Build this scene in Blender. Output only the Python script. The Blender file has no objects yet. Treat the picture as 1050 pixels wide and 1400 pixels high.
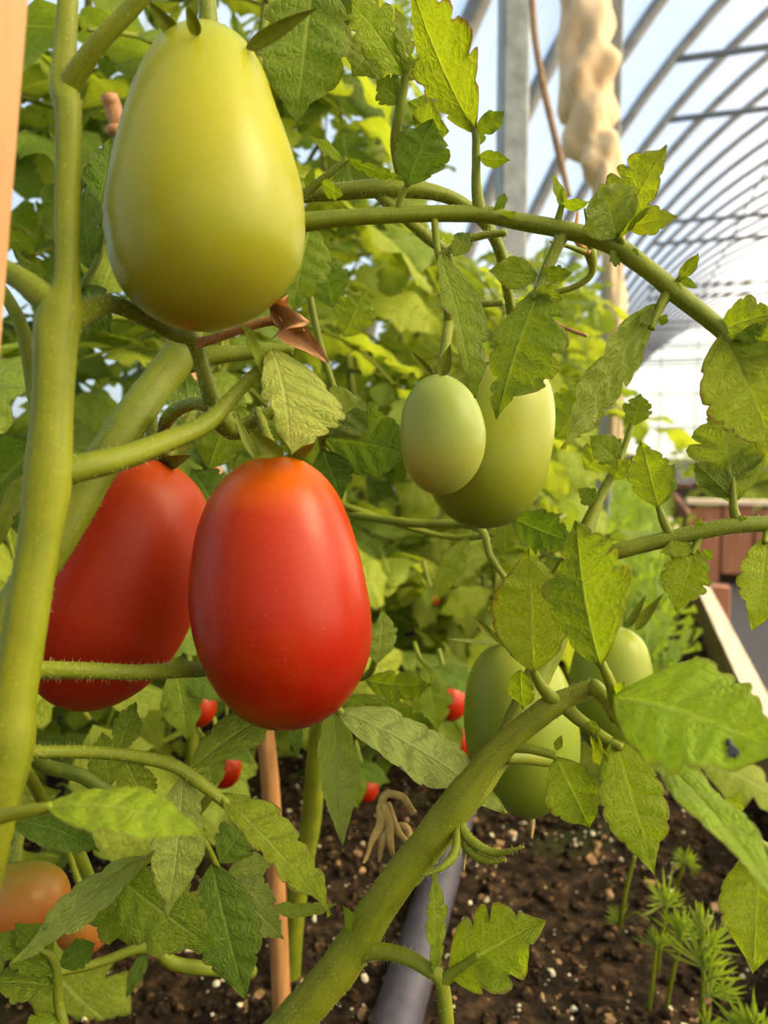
import bpy, math, random
import numpy as np
from mathutils import Vector, Matrix, Quaternion

rng = np.random.default_rng(7)
random.seed(7)
scene = bpy.context.scene
COL = scene.collection

# ------------------------------------------------------------------ camera
F = 1050.0                       # focal length in pixels of the 1050 x 1400 frame
CAM = Vector((0.0, 0.0, 0.62))
PITCH, YAW = math.radians(5.4), math.radians(17.7)
cam_data = bpy.data.cameras.new('camera')
cam = bpy.data.objects.new('camera', cam_data)
COL.objects.link(cam)
cam.location = CAM
cam.rotation_euler = (math.pi / 2 - PITCH, 0, YAW)
cam_data.sensor_fit = 'VERTICAL'
cam_data.sensor_height = 36.0
cam_data.lens = 36.0 * F / 1400.0
cam_data.clip_start = 0.01
cam_data.clip_end = 300
cam_data.dof.use_dof = True
cam_data.dof.focus_distance = 0.28
cam_data.dof.aperture_fstop = 12.0
scene.camera = cam

# ------------------------------------------------------------------ sky, sun, exposure
world = bpy.data.worlds.new('sky')
scene.world = world
world.use_nodes = True
wn = world.node_tree
wn.nodes.clear()
w_out = wn.nodes.new('ShaderNodeOutputWorld')
w_bg = wn.nodes.new('ShaderNodeBackground')
w_sky = wn.nodes.new('ShaderNodeTexSky')
w_sky.sky_type = 'NISHITA'
w_sky.sun_disc = False
w_sky.sun_elevation = math.radians(38)
SUN_DIR = Vector((0.76, 0.06, 0.64)).normalized()      # towards the sun (world)
w_sky.sun_rotation = math.atan2(SUN_DIR.x, SUN_DIR.y)
w_sky.air_density = 1.0
w_sky.dust_density = 3.0
w_bg.inputs['Strength'].default_value = 0.43
wn.links.new(w_sky.outputs[0], w_bg.inputs[0])
wn.links.new(w_bg.outputs[0], w_out.inputs[0])

sun_data = bpy.data.lights.new('sun', 'SUN')
sun_data.energy = 17.0
sun_data.angle = math.radians(30)                         # softened by the greenhouse film
sun_data.color = (1.0, 0.81, 0.46)
sun = bpy.data.objects.new('sun', sun_data)
COL.objects.link(sun)
sun.rotation_euler = SUN_DIR.to_track_quat('Z', 'Y').to_euler()

scene.view_settings.view_transform = 'Standard'
scene.view_settings.look = 'None'
scene.view_settings.gamma = 1.0
scene.view_settings.use_curve_mapping = False
scene.view_settings.exposure = 0.22
scene.cycles.max_bounces = 7
scene.cycles.transparent_max_bounces = 16
scene.cycles.caustics_reflective = False
scene.cycles.caustics_refractive = False

# ------------------------------------------------------------------ helpers
CM = cam.rotation_euler.to_matrix()
RIGHT, UP, BACK = CM.col[0].copy(), CM.col[1].copy(), CM.col[2].copy()
FWD = -BACK


def P(px, py, d):
    """point of the place that the photo shows at (px, py), d metres in front of the camera"""
    return CAM + FWD * d + RIGHT * ((px - 525.0) / F * d) + UP * (-(py - 700.0) / F * d)


def proj(p):
    v = Vector(p) - CAM
    d = v.dot(FWD)
    if d <= 1e-4:
        return None
    return 525 + v.dot(RIGHT) / d * F, 700 - v.dot(UP) / d * F, d


def on_z(px, py, z):
    r = FWD + RIGHT * ((px - 525.0) / F) + UP * (-(py - 700.0) / F)
    return CAM + r * ((z - CAM.z) / r.z)


def link(o, parent=None):
    COL.objects.link(o)
    if parent is not None:
        o.parent = parent
    return o


def tag(o, label=None, cat=None, group=None, kind=None):
    if label: o['label'] = label
    if cat: o['category'] = cat
    if group: o['group'] = group
    if kind: o['kind'] = kind
    return o


def empty(name, loc, label=None, cat=None, group=None, rz=0.0):
    o = bpy.data.objects.new(name, None)
    o.empty_display_size = 0.02
    link(o)
    o.location = loc
    o.rotation_euler = (0, 0, rz)
    return tag(o, label, cat, group)


class MB:
    """collects vertices, faces and uvs; build() links them as one mesh object"""
    def __init__(self):
        self.v, self.f, self.uv, self.n = [], [], [], 0

    def add(self, v, f, uv=None):
        v = np.asarray(v, dtype=float).reshape(-1, 3)
        self.v.append(v)
        self.f.extend([tuple(i + self.n for i in q) for q in f])
        self.uv.append(np.zeros((len(v), 2)) if uv is None else np.asarray(uv, dtype=float))
        self.n += len(v)
        return self

    def mesh(self, name, mat, smooth=True, origin=None):
        me = bpy.data.meshes.new(name)
        v = np.concatenate(self.v)
        if origin is not None:
            v = v - np.asarray(origin)
        me.from_pydata(v.tolist(), [], self.f)
        uv = np.concatenate(self.uv)
        lay = me.uv_layers.new(name='UVMap')
        li = np.empty(len(me.loops), dtype=np.int32)
        me.loops.foreach_get('vertex_index', li)
        lay.data.foreach_set('uv', uv[li].ravel())
        if smooth:
            me.polygons.foreach_set('use_smooth', [True] * len(me.polygons))
        me.materials.append(mat)
        me.update()
        return me

    def build(self, name, mat, parent=None, smooth=True, at=None):
        """at: world point used as the object's origin; vertices are world coordinates"""
        at = Vector(at) if at is not None else Vector((0, 0, 0))
        o = bpy.data.objects.new(name, self.mesh(name, mat, smooth, at))
        link(o, parent)
        o.location = at - wloc(parent)
        return o


def wloc(o):
    p = Vector((0, 0, 0))
    while o is not None:
        p = p + o.location
        o = o.parent
    return p


BOXF = [(0, 3, 2, 1), (4, 5, 6, 7), (0, 1, 5, 4), (1, 2, 6, 5), (2, 3, 7, 6), (3, 0, 4, 7)]


def box_vf(x0, x1, y0, y1, z0, z1, bev=0.0):
    if bev <= 0:
        return [(x0, y0, z0), (x1, y0, z0), (x1, y1, z0), (x0, y1, z0),
                (x0, y0, z1), (x1, y0, z1), (x1, y1, z1), (x0, y1, z1)], BOXF
    import bmesh
    bm = bmesh.new()
    bmesh.ops.create_cube(bm, size=1)
    for q in bm.verts:
        q.co = Vector(((x0 + x1) / 2 + q.co.x * (x1 - x0), (y0 + y1) / 2 + q.co.y * (y1 - y0), (z0 + z1) / 2 + q.co.z * (z1 - z0)))
    bmesh.ops.bevel(bm, geom=list(bm.edges), offset=bev, segments=2, affect='EDGES', profile=0.5)
    bm.verts.index_update()
    v = [tuple(q.co) for q in bm.verts]
    f = [tuple(q.index for q in fa.verts) for fa in bm.faces]
    bm.free()
    return v, f


def spline(pts, per=6):
    """Catmull-Rom through rows of any width"""
    p = np.asarray(pts, dtype=float)
    if len(p) == 2:
        s = np.linspace(0, 1, per + 1)[:, None]
        return p[0] * (1 - s) + p[1] * s
    q = np.vstack([2 * p[0] - p[1], p, 2 * p[-1] - p[-2]])
    out = []
    for i in range(1, len(q) - 2):
        a, b, c, d = q[i - 1], q[i], q[i + 1], q[i + 2]
        for k in range(per):
            t = k / per
            out.append(0.5 * (2 * b + (c - a) * t + (2 * a - 5 * b + 4 * c - d) * t * t + (3 * b - a - 3 * c + d) * t ** 3))
    out.append(q[-2])
    return np.array(out)


def frames(c):
    t = np.gradient(c, axis=0)
    t /= np.linalg.norm(t, axis=1)[:, None] + 1e-12
    a = np.array([0.31, 0.87, 0.38])
    n = a - t[0] * a.dot(t[0])
    n /= np.linalg.norm(n)
    N = [n]
    for i in range(1, len(c)):
        n = N[-1] - t[i] * N[-1].dot(t[i])
        n /= np.linalg.norm(n) + 1e-12
        N.append(n)
    N = np.array(N)
    return t, N, np.cross(t, N)


def tube_vf(rows, sides=10, per=6, rough=0.0, seed=0, ribs=0.0):
    """rows of (x, y, z, r)"""
    s = spline(rows, per)
    c, r = s[:, :3], np.maximum(s[:, 3], 1e-5)
    t, N, B = frames(c)
    a = np.arange(sides) / sides * 2 * np.pi
    R = r[:, None] * np.ones(sides)[None]
    if rough > 0:
        g = np.random.default_rng(seed)
        for k in range(4):
            R = R * (1 + rough / (k + 1) * np.sin((k + 1) * a[None] + g.uniform(0, 6) + np.arange(len(c))[:, None] * g.uniform(.2, .9)))
    if ribs > 0:
        R = R * (1 + ribs * np.cos(4 * a + 0.6)[None])
    v = c[:, None] + R[..., None] * (np.cos(a)[None, :, None] * N[:, None] + np.sin(a)[None, :, None] * B[:, None])
    n = len(c)
    ln = np.concatenate([[0], np.cumsum(np.linalg.norm(np.diff(c, axis=0), axis=1))])
    uv = np.stack([np.tile(a / (2 * np.pi), (n, 1)), np.tile(ln[:, None], (1, sides))], -1)
    v = v.reshape(-1, 3)
    f = []
    for i in range(n - 1):
        for j in range(sides):
            k = (j + 1) % sides
            f.append((i * sides + j, i * sides + k, (i + 1) * sides + k, (i + 1) * sides + j))
    m = len(v)
    v = np.vstack([v, c[0] - t[0] * r[0] * .35, c[-1] + t[-1] * r[-1] * .35])
    for j in range(sides):
        k = (j + 1) % sides
        f.append((k, j, m))
        f.append(((n - 1) * sides + j, (n - 1) * sides + k, m + 1))
    uv = np.vstack([uv.reshape(-1, 2), [[0, 0], [0, ln[-1]]]])
    return v, f, uv


def hairs_vf(rows, count, length, per=6, seed=1, w=8.5e-5):
    """fine plant hairs standing out from a stem"""
    g = np.random.default_rng(seed)
    s = spline(rows, per)
    c, r = s[:, :3], s[:, 3]
    t, N, B = frames(c)
    i = g.integers(0, len(c) - 1, count)
    k = g.random(count)[:, None]
    cc = c[i] * (1 - k) + c[i + 1] * k
    rr = (r[i] * (1 - k[:, 0]) + r[i + 1] * k[:, 0])[:, None]
    a = g.random(count) * 2 * np.pi
    d = np.cos(a)[:, None] * N[i] + np.sin(a)[:, None] * B[i]
    base = cc + d * rr * .95
    q = d + t[i] * g.normal(0, .25, (count, 1)) + g.normal(0, .18, (count, 3))
    q /= np.linalg.norm(q, axis=1)[:, None]
    L = length * g.uniform(.35, 1.0, (count, 1))
    e1 = t[i]
    e2 = np.cross(e1, q)
    e2 /= np.linalg.norm(e2, axis=1)[:, None] + 1e-9
    v = np.stack([base + e1 * w, base - e1 * w * .5 + e2 * w * .87, base - e1 * w * .5 - e2 * w * .87, base + q * L], 1).reshape(-1, 3)
    f = []
    for n in range(count):
        o = n * 4
        f += [(o, o + 1, o + 3), (o + 1, o + 2, o + 3), (o + 2, o, o + 3)]
    return v, f


# ------------------------------------------------------------------ materials
def new_mat(name):
    m = bpy.data.materials.new(name)
    m.use_nodes = True
    nt = m.node_tree
    nt.nodes.clear()
    return m, nt


class G:
    """small node-graph writer"""
    def __init__(self, nt):
        self.nt = nt

    def node(self, typ, **kw):
        n = self.nt.nodes.new(typ)
        for k, v in kw.items():
            setattr(n, k, v)
        return n

    def put(self, sock, val):
        if isinstance(val, bpy.types.NodeSocket):
            self.nt.links.new(val, sock)
        elif isinstance(val, (tuple, list)) and len(val) == 3 and sock.type == 'RGBA':
            sock.default_value = (*val, 1)
        else:
            sock.default_value = val

    def math(self, op, a, b=0.0, c=0.0, clamp=False):
        n = self.node('ShaderNodeMath', operation=op, use_clamp=clamp)
        for s, v in zip(n.inputs, (a, b, c)):
            self.put(s, v)
        return n.outputs[0]

    def mix(self, f, a, b, blend='MIX'):
        n = self.node('ShaderNodeMix', data_type='RGBA', blend_type=blend)
        self.put(n.inputs[0], f)
        self.put(n.inputs[6], a)
        self.put(n.inputs[7], b)
        return n.outputs[2]

    def ramp(self, f, stops, interp='LINEAR'):
        n = self.node('ShaderNodeValToRGB')
        n.color_ramp.interpolation = interp
        els = n.color_ramp.elements
        while len(els) < len(stops):
            els.new(0.5)
        for e, (p, c) in zip(els, stops):
            e.position = p
            e.color = (*c, 1) if len(c) == 3 else c
        self.put(n.inputs[0], f)
        return n.outputs[0]

    def noise(self, scale, detail=3, rough=.55, vec=None, dist=0.0):
        n = self.node('ShaderNodeTexNoise')
        n.inputs['Scale'].default_value = scale
        n.inputs['Detail'].default_value = detail
        n.inputs['Roughness'].default_value = rough
        n.inputs['Distortion'].default_value = dist
        if vec is not None:
            self.put(n.inputs['Vector'], vec)
        return n.outputs[0]

    def sstep(self, v, a, b):
        n = self.node('ShaderNodeMapRange', interpolation_type='SMOOTHSTEP')
        self.put(n.inputs[0], v)
        n.inputs[1].default_value, n.inputs[2].default_value = a, b
        return n.outputs[0]

    def coord(self, which='Object'):
        return self.node('ShaderNodeTexCoord').outputs[which]

    def bump(self, h, strength=.3, dist=.001):
        n = self.node('ShaderNodeBump')
        n.inputs['Strength'].default_value = strength
        n.inputs['Distance'].default_value = dist
        self.put(n.inputs['Height'], h)
        return n.outputs[0]

    def out(self, sh):
        o = self.node('ShaderNodeOutputMaterial')
        self.put(o.inputs[0], sh)

    def principled(self, **kw):
        n = self.node('ShaderNodeBsdfPrincipled')
        for k, v in kw.items():
            self.put(n.inputs[k.replace('_', ' ')], v)
        return n.outputs[0]


def leaf_mat(name, col, back, vein, rim=(.16, .07, .045), rim_amt=.5, yellow=(.42, .42, .05), yel_amt=.25, trans=.45, nv=6.0, rough=.5, vary=.14):
    m, nt = new_mat(name)
    g = G(nt)
    uv = g.node('ShaderNodeUVMap').outputs[0]
    sep = g.node('ShaderNodeSeparateXYZ')
    g.put(sep.inputs[0], uv)
    u = g.math('ABSOLUTE', g.math('MULTIPLY_ADD', sep.outputs[0], 2.0, -1.0))
    t = sep.outputs[1]
    rnd = g.node('ShaderNodeObjectInfo').outputs['Random']
    geo = g.node('ShaderNodeNewGeometry')
    n1 = g.noise(55, 3)
    n2 = g.noise(260, 2)
    # veins
    mid = g.math('SUBTRACT', 1.0, g.sstep(u, 0.015, 0.07))
    tw = g.math('ADD', g.math('MULTIPLY', t, nv), g.math('MULTIPLY_ADD', g.noise(90, 2), .5, -.25))
    ph = g.math('ABSOLUTE', g.math('SUBTRACT', g.math('FRACT', tw), .5))
    lat = g.math('SUBTRACT', 1.0, g.sstep(ph, 0.015, 0.075))
    lat = g.math('MULTIPLY', lat, g.math('SUBTRACT', 1.0, g.sstep(u, .55, 1.0)))
    vor = g.node('ShaderNodeTexVoronoi', feature='DISTANCE_TO_EDGE')
    cmb = g.node('ShaderNodeCombineXYZ')
    g.put(cmb.inputs[0], g.math('MULTIPLY', sep.outputs[0], 11.0))
    g.put(cmb.inputs[1], g.math('MULTIPLY', t, 17.0))
    g.put(vor.inputs['Vector'], cmb.outputs[0])
    vor.inputs['Scale'].default_value = 1.0
    net = g.math('SUBTRACT', 1.0, g.sstep(vor.outputs['Distance'], 0.0, .11))
    veins = g.math('MAXIMUM', mid, g.math('MULTIPLY', lat, .8))
    veins = g.math('MAXIMUM', veins, g.math('MULTIPLY', net, .30))
    # colour
    dark = tuple(c * .5 for c in col)
    light = tuple(min(1, c * 1.35) for c in col)
    c = g.ramp(g.math('ADD', g.math('MULTIPLY', n1, .7), g.math('MULTIPLY_ADD', rnd, vary, .25 - vary / 2)), [(.30, dark), (.60, col), (.90, light)])
    c = g.mix(g.math('MULTIPLY', g.sstep(g.math('ADD', g.noise(38, 2), g.math('MULTIPLY', rnd, .25)), .55, .8), yel_amt), c, yellow)
    c = g.mix(g.math('MULTIPLY', veins, .75), c, vein)
    edge = g.sstep(g.math('ADD', u, g.math('MULTIPLY_ADD', n2, .22, -.11)), .87, 1.0)
    edge = g.math('MULTIPLY', edge, g.sstep(n1, .34, .52))
    c = g.mix(g.math('MULTIPLY', edge, rim_amt), c, rim)
    cb = g.mix(.6, c, back)
    cb = g.mix(g.math('MULTIPLY', veins, .5), cb, vein)
    cc = g.mix(geo.outputs['Backfacing'], c, cb)
    cell = g.math('MULTIPLY', g.sstep(vor.outputs['Distance'], 0.0, .38), .45)
    h = g.math('ADD', g.math('MULTIPLY', veins, -1.0), g.math('ADD', cell, g.math('MULTIPLY', n2, .25)))
    nb = g.bump(h, .85, .0010)
    pr = g.principled(Base_Color=cc, Roughness=rough, Normal=nb)
    pr.node.inputs['Specular IOR Level'].default_value = .2
    tr = g.node('ShaderNodeBsdfTranslucent')
    tc = g.mix(1.0, cc, (1.55, 1.55, .4), 'MULTIPLY')
    g.put(tr.inputs[0], tc)
    g.put(tr.inputs['Normal'], nb)
    mx = g.node('ShaderNodeMixShader')
    mx.inputs[0].default_value = trans
    nt.links.new(pr, mx.inputs[1])
    nt.links.new(tr.outputs[0], mx.inputs[2])
    g.out(mx.outputs[0])
    return m


def stem_mat(name, col, col2, rough=.55, spots=.0):
    m, nt = new_mat(name)
    g = G(nt)
    co = g.coord('Object')
    n = g.noise(60, 4, .6, co)
    c = g.ramp(n, [(.3, col2), (.65, col)])
    mp = g.node('ShaderNodeMapping')
    uvn = g.node('ShaderNodeUVMap').outputs[0]
    mp.inputs['Scale'].default_value = (9.0, 14.0, 1)
    g.put(mp.inputs[0], uvn)
    c = g.mix(g.math('MULTIPLY', g.sstep(g.noise(1.0, 3, .6, mp.outputs[0]), .48, .7), .45), c, tuple(x * .62 for x in col2))
    if spots:
        c = g.mix(g.math('MULTIPLY', g.sstep(g.noise(900, 2, .5, co), .62, .72), spots), c, tuple(min(1, x * 1.7) for x in col))
    nb = g.bump(g.noise(700, 3, .6, co), .25, .0006)
    g.out(g.principled(Base_Color=c, Roughness=rough, Normal=nb, Subsurface_Weight=.08, Subsurface_Radius=(.004, .005, .001), Subsurface_Scale=.5, Specular_IOR_Level=.22))
    return m


def fruit_mat(name, stops, rough=.32, blotch=None, sss=.2, srad=(.006, .002, .0008), bumps=.06):
    """stops: colour along the fruit from the stalk (0) to the tip (1)"""
    m, nt = new_mat(name)
    g = G(nt)
    uv = g.node('ShaderNodeUVMap').outputs[0]
    sep = g.node('ShaderNodeSeparateXYZ')
    g.put(sep.inputs[0], uv)
    co = g.coord('Object')
    n = g.noise(45, 3, .5, co)
    f = g.math('ADD', sep.outputs[1], g.math('MULTIPLY_ADD', n, .16, -.08))
    c = g.ramp(f, stops)
    if blotch:
        c = g.mix(g.math('MULTIPLY', g.sstep(g.noise(28, 2, .5, co), .5, .75), blotch[1]), c, blotch[0])
    sp = g.sstep(g.noise(1500, 1, .4, co), .68, .76)
    c = g.mix(g.math('MULTIPLY', sp, .07), c, (.8, .6, .25))
    nb = g.bump(g.noise(900, 2, .5, co), bumps, .0005)
    rr = g.math('MULTIPLY_ADD', g.noise(120, 3, .6, co), .14, rough - .07)
    g.out(g.principled(Base_Color=c, Roughness=rr, Normal=nb, Subsurface_Weight=sss, Subsurface_Radius=srad, Subsurface_Scale=1.0,
                       Coat_Weight=.03, Coat_Roughness=.35, Specular_IOR_Level=.18))
    return m


def simple_mat(name, stops, scale=20, rough=.7, bump=.3, bdist=.002, detail=5, stretch=None, metallic=0.0, spec=.4):
    m, nt = new_mat(name)
    g = G(nt)
    co = g.coord('Object')
    if stretch:
        mp = g.node('ShaderNodeMapping')
        mp.inputs['Scale'].default_value = stretch
        g.put(mp.inputs[0], co)
        co = mp.outputs[0]
    n = g.noise(scale, detail, .6, co)
    c = g.ramp(n, stops)
    nb = g.bump(n, bump, bdist)
    pr = g.principled(Base_Color=c, Roughness=rough, Normal=nb, Metallic=metallic)
    pr.node.inputs['Specular IOR Level'].default_value = spec
    g.out(pr)
    return m


M = {}
M['leaf'] = leaf_mat('leaf_green', (.160, .235, .012), (.21, .26, .05), (.28, .35, .06))
M['leaf_dark'] = leaf_mat('leaf_deep_green', (.100, .175, .013), (.15, .22, .05), (.19, .28, .055), trans=.4, yel_amt=.1)
M['leaf_lime'] = leaf_mat('leaf_lime', (.235, .325, .012), (.24, .32, .04), (.36, .43, .07), rim_amt=.75, yel_amt=.3, trans=.5)
M['leaf_pale'] = leaf_mat('leaf_pale', (.25, .32, .060), (.26, .33, .085), (.38, .43, .14), rim_amt=.35, yel_amt=.2)
M['leaf_rim'] = leaf_mat('leaf_purple_rim', (.205, .270, .010), (.22, .26, .03), (.29, .34, .05), rim=(.13, .035, .03), rim_amt=.95, yel_amt=.3, trans=.5)
M['bg'] = leaf_mat('leaf_background', (.24, .32, .022), (.30, .35, .07), (.40, .45, .10), rim_amt=.3, yel_amt=.65, trans=.5, vary=.5)
M['bg_deep'] = leaf_mat('leaf_background_deep', (.13, .205, .018), (.19, .25, .06), (.23, .31, .07), rim_amt=.3, yel_amt=.3, trans=.42, vary=.5)
M['stem'] = stem_mat('stem_green', (.165, .19, .008), (.10, .13, .006), spots=.35)
M['stem_light'] = stem_mat('stem_light', (.175, .19, .007), (.12, .145, .005), spots=.4)
M['stem_dark'] = stem_mat('stem_dark', (.13, .175, .015), (.08, .12, .010), spots=.2)
M['hair'] = stem_mat('hair', (.46, .48, .16), (.40, .43, .12), .5)
M['leaf_vivid'] = leaf_mat('leaf_vivid', (.26, .40, .018), (.24, .36, .04), (.38, .48, .08), rim_amt=.6, yel_amt=.3, trans=.5)
M['leaf_bright'] = leaf_mat('leaf_bright', (.32, .40, .085), (.34, .38, .09), (.46, .48, .14), rim_amt=.4, yel_amt=.3)
M['brown_stalk'] = simple_mat('brown_stalk', [(.3, (.22, .09, .03)), (.7, (.36, .17, .06))], 200, .7, .4, .0006)
M['dry'] = simple_mat('dry_flower', [(.25, (.22, .095, .03)), (.5, (.42, .21, .08)), (.8, (.56, .33, .15))], 160, .75, .5, .0008, stretch=(1, 1, .35))
M['straw'] = simple_mat('dry_straw', [(.25, (.22, .13, .03)), (.7, (.46, .33, .11))], 160, .8, .5, .0006)
M['red'] = fruit_mat('tomato_red', [(0, (.46, .13, .003)), (.07, (.42, .075, .002)), (.22, (.31, .022, .0006)), (.7, (.25, .008, .0004)), (1, (.18, .004, .0004))],
                     blotch=((.40, .060, .0008), .5), sss=.06)
M['red_dark'] = fruit_mat('tomato_red_deep', [(0, (.34, .05, .003)), (.2, (.31, .024, .002)), (.6, (.29, .016, .002)), (1, (.23, .010, .001))],
                          rough=.42, sss=.08, blotch=((.35, .05, .003), .4))
M['green'] = fruit_mat('tomato_green', [(0, (.15, .20, .012)), (.12, (.26, .27, .014)), (.4, (.275, .265, .011)), (.75, (.205, .215, .009)), (.93, (.21, .185, .009)), (1, (.22, .16, .008))],
                       blotch=((.31, .30, .016), .45), srad=(.004, .004, .001), sss=.1)
M['green_pale'] = fruit_mat('tomato_pale_green', [(0, (.26, .32, .065)), (.4, (.25, .31, .055)), (.75, (.26, .28, .04)), (1, (.21, .24, .03))],
                            blotch=((.29, .31, .055), .35), srad=(.004, .004, .001), rough=.38, sss=.12)
M['green_mid'] = fruit_mat('tomato_mid_green', [(0, (.21, .245, .022)), (.5, (.15, .195, .012)), (1, (.10, .14, .008))],
                           blotch=((.20, .225, .02), .35), srad=(.004, .004, .001), rough=.38, sss=.12)
M['green_yellow'] = fruit_mat('tomato_yellow_green', [(0, (.24, .265, .028)), (.45, (.22, .245, .015)), (.8, (.16, .185, .009)), (1, (.11, .14, .007))],
                              blotch=((.27, .27, .022), .35), srad=(.004, .004, .001), rough=.34, sss=.12)
M['orange'] = fruit_mat('tomato_turning', [(0, (.15, .13, .015)), (.35, (.26, .115, .014)), (.7, (.29, .09, .016)), (1, (.29, .075, .013))],
                        blotch=((.22, .15, .017), .5), rough=.34)
M['bamboo'] = simple_mat('bamboo', [(.3, (.20, .085, .025)), (.6, (.34, .165, .055)), (.85, (.42, .23, .085))], 60, .5, .15, .0006, stretch=(3, 3, .3))
M['plank'] = simple_mat('weathered_plank', [(.3, (.20, .13, .085)), (.7, (.42, .30, .20))], 16, .8, .35, .002, stretch=(6, .6, 6))
M['plank_top'] = simple_mat('fresh_sawn_plank', [(.3, (.50, .38, .27)), (.7, (.72, .60, .46))], 22, .8, .3, .002, stretch=(6, .6, 6))
M['stake'] = simple_mat('wood_stake', [(.3, (.36, .18, .075)), (.7, (.48, .27, .13))], 30, .65, .15, .0006, stretch=(4, 4, .4))
M['metal'] = simple_mat('galvanised_steel', [(.3, (.15, .165, .165)), (.7, (.26, .28, .28))], 30, .5, .1, .001, metallic=.35)
M['tube'] = simple_mat('hoop_tube', [(.3, (.13, .13, .13)), (.7, (.22, .22, .22))], 12, .55, .05, .001, metallic=.3)
M['cloth'] = simple_mat('cream_cloth', [(.3, (.50, .34, .19)), (.55, (.62, .46, .28)), (.8, (.72, .58, .40))], 9, .9, .3, .01)
M['pipe'] = simple_mat('black_hose', [(.3, (.036, .032, .045)), (.7, (.065, .06, .078))], 60, .5, .1, .0008)
M['fabric'] = simple_mat('weed_fabric', [(.35, (.018, .018, .022)), (.7, (.05, .05, .06))], 120, .8, .3, .002)
M['outside'] = simple_mat('outside_grass', [(.3, (.06, .10, .03)), (.7, (.14, .18, .06))], 3, .9, .3, .02)
M['box'] = simple_mat('red_brown_board', [(.3, (.22, .085, .045)), (.7, (.36, .16, .09))], 10, .75, .25, .002, stretch=(5, 5, .6))
M['feather'] = leaf_mat('carrot_top', (.30, .42, .06), (.24, .34, .09), (.32, .42, .1), rim_amt=0, yel_amt=.2, trans=.45)
M['vine'] = simple_mat('dry_vine', [(.3, (.16, .09, .045)), (.7, (.30, .19, .10))], 60, .8, .3, .002)
M['wire'] = simple_mat('wire', [(.3, (.2, .2, .2)), (.7, (.3, .3, .3))], 60, .5, .1, .001, metallic=.6)
M['perlite'] = simple_mat('perlite', [(.3, (.52, .43, .25)), (.7, (.80, .72, .50))], 300, .9, .3, .001)
M['bark'] = simple_mat('bark_chip', [(.3, (.10, .055, .025)), (.5, (.24, .14, .065)), (.7, (.42, .28, .15))], 90, .95, .4, .001, spec=.1)
M['crumb'] = simple_mat('soil_crumb', [(.35, (.008, .006, .004)), (.52, (.03, .018, .009)), (.63, (.11, .062, .028)), (.74, (.30, .185, .09))], 130, .95, .4, .001, spec=.1)


def soil_material():
    m, nt = new_mat('potting_soil')
    g = G(nt)
    co = g.coord('Object')
    a = g.noise(60, 6, .65, co)
    c = g.ramp(a, [(.35, (.007, .005, .003)), (.52, (.026, .016, .008)), (.66, (.085, .05, .024)), (.8, (.20, .125, .06))])
    c = g.mix(g.math('MULTIPLY', g.sstep(g.noise(9, 3, .6, co), .52, .7), .35), c, (.035, .055, .012))
    v = g.node('ShaderNodeTexVoronoi')
    v.inputs['Scale'].default_value = 210
    g.put(v.inputs['Vector'], co)
    speck = g.math('MULTIPLY', g.math('LESS_THAN', v.outputs['Distance'], .30), g.math('GREATER_THAN', g.noise(130, 2, .5, co), .68))
    c = g.mix(speck, c, (.48, .40, .25))
    nb = g.bump(g.noise(160, 5, .7, co), .9, .004)
    g.out(g.principled(Base_Color=c, Roughness=.95, Normal=nb, Specular_IOR_Level=.1))
    return m


M['soil'] = soil_material()


def film_material():
    m, nt = new_mat('greenhouse_film')
    g = G(nt)
    uv = g.node('ShaderNodeUVMap').outputs[0]
    mp = g.node('ShaderNodeMapping')
    mp.inputs['Scale'].default_value = (.45, 9.0, 1)
    g.put(mp.inputs[0], uv)
    n = g.noise(2.2, 4, .6, mp.outputs[0], .6)
    tr = g.node('ShaderNodeBsdfTransparent')
    g.put(tr.inputs[0], (.97, .98, 1.0))
    tl = g.node('ShaderNodeBsdfTranslucent')
    g.put(tl.inputs[0], (.96, .935, .90))
    df = g.node('ShaderNodeBsdfDiffuse')
    g.put(df.inputs[0], (.90, .88, .86))
    mx1 = g.node('ShaderNodeMixShader')
    mx1.inputs[0].default_value = .25
    nt.links.new(tl.outputs[0], mx1.inputs[1])
    nt.links.new(df.outputs[0], mx1.inputs[2])
    mx2 = g.node('ShaderNodeMixShader')
    g.put(mx2.inputs[0], g.math('MULTIPLY_ADD', g.sstep(n, .3, .75), .24, .68))
    nt.links.new(tr.outputs[0], mx2.inputs[1])
    nt.links.new(mx1.outputs[0], mx2.inputs[2])
    g.out(mx2.outputs[0])
    return m


M['film'] = film_material()

# ------------------------------------------------------------------ greenhouse shell
XC, ZC, RAD = 4.0, -0.33, 5.0           # hoop centre and radius; the greenhouse runs along +Y
Y_BACK, Y_END = -6.0, 27.0
SOIL_Z = 0.20
A0 = math.asin(-ZC / RAD)


def hoop_pt(a, y, r=RAD):
    return (XC - r * math.cos(a), y, ZC + r * math.sin(a))


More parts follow.
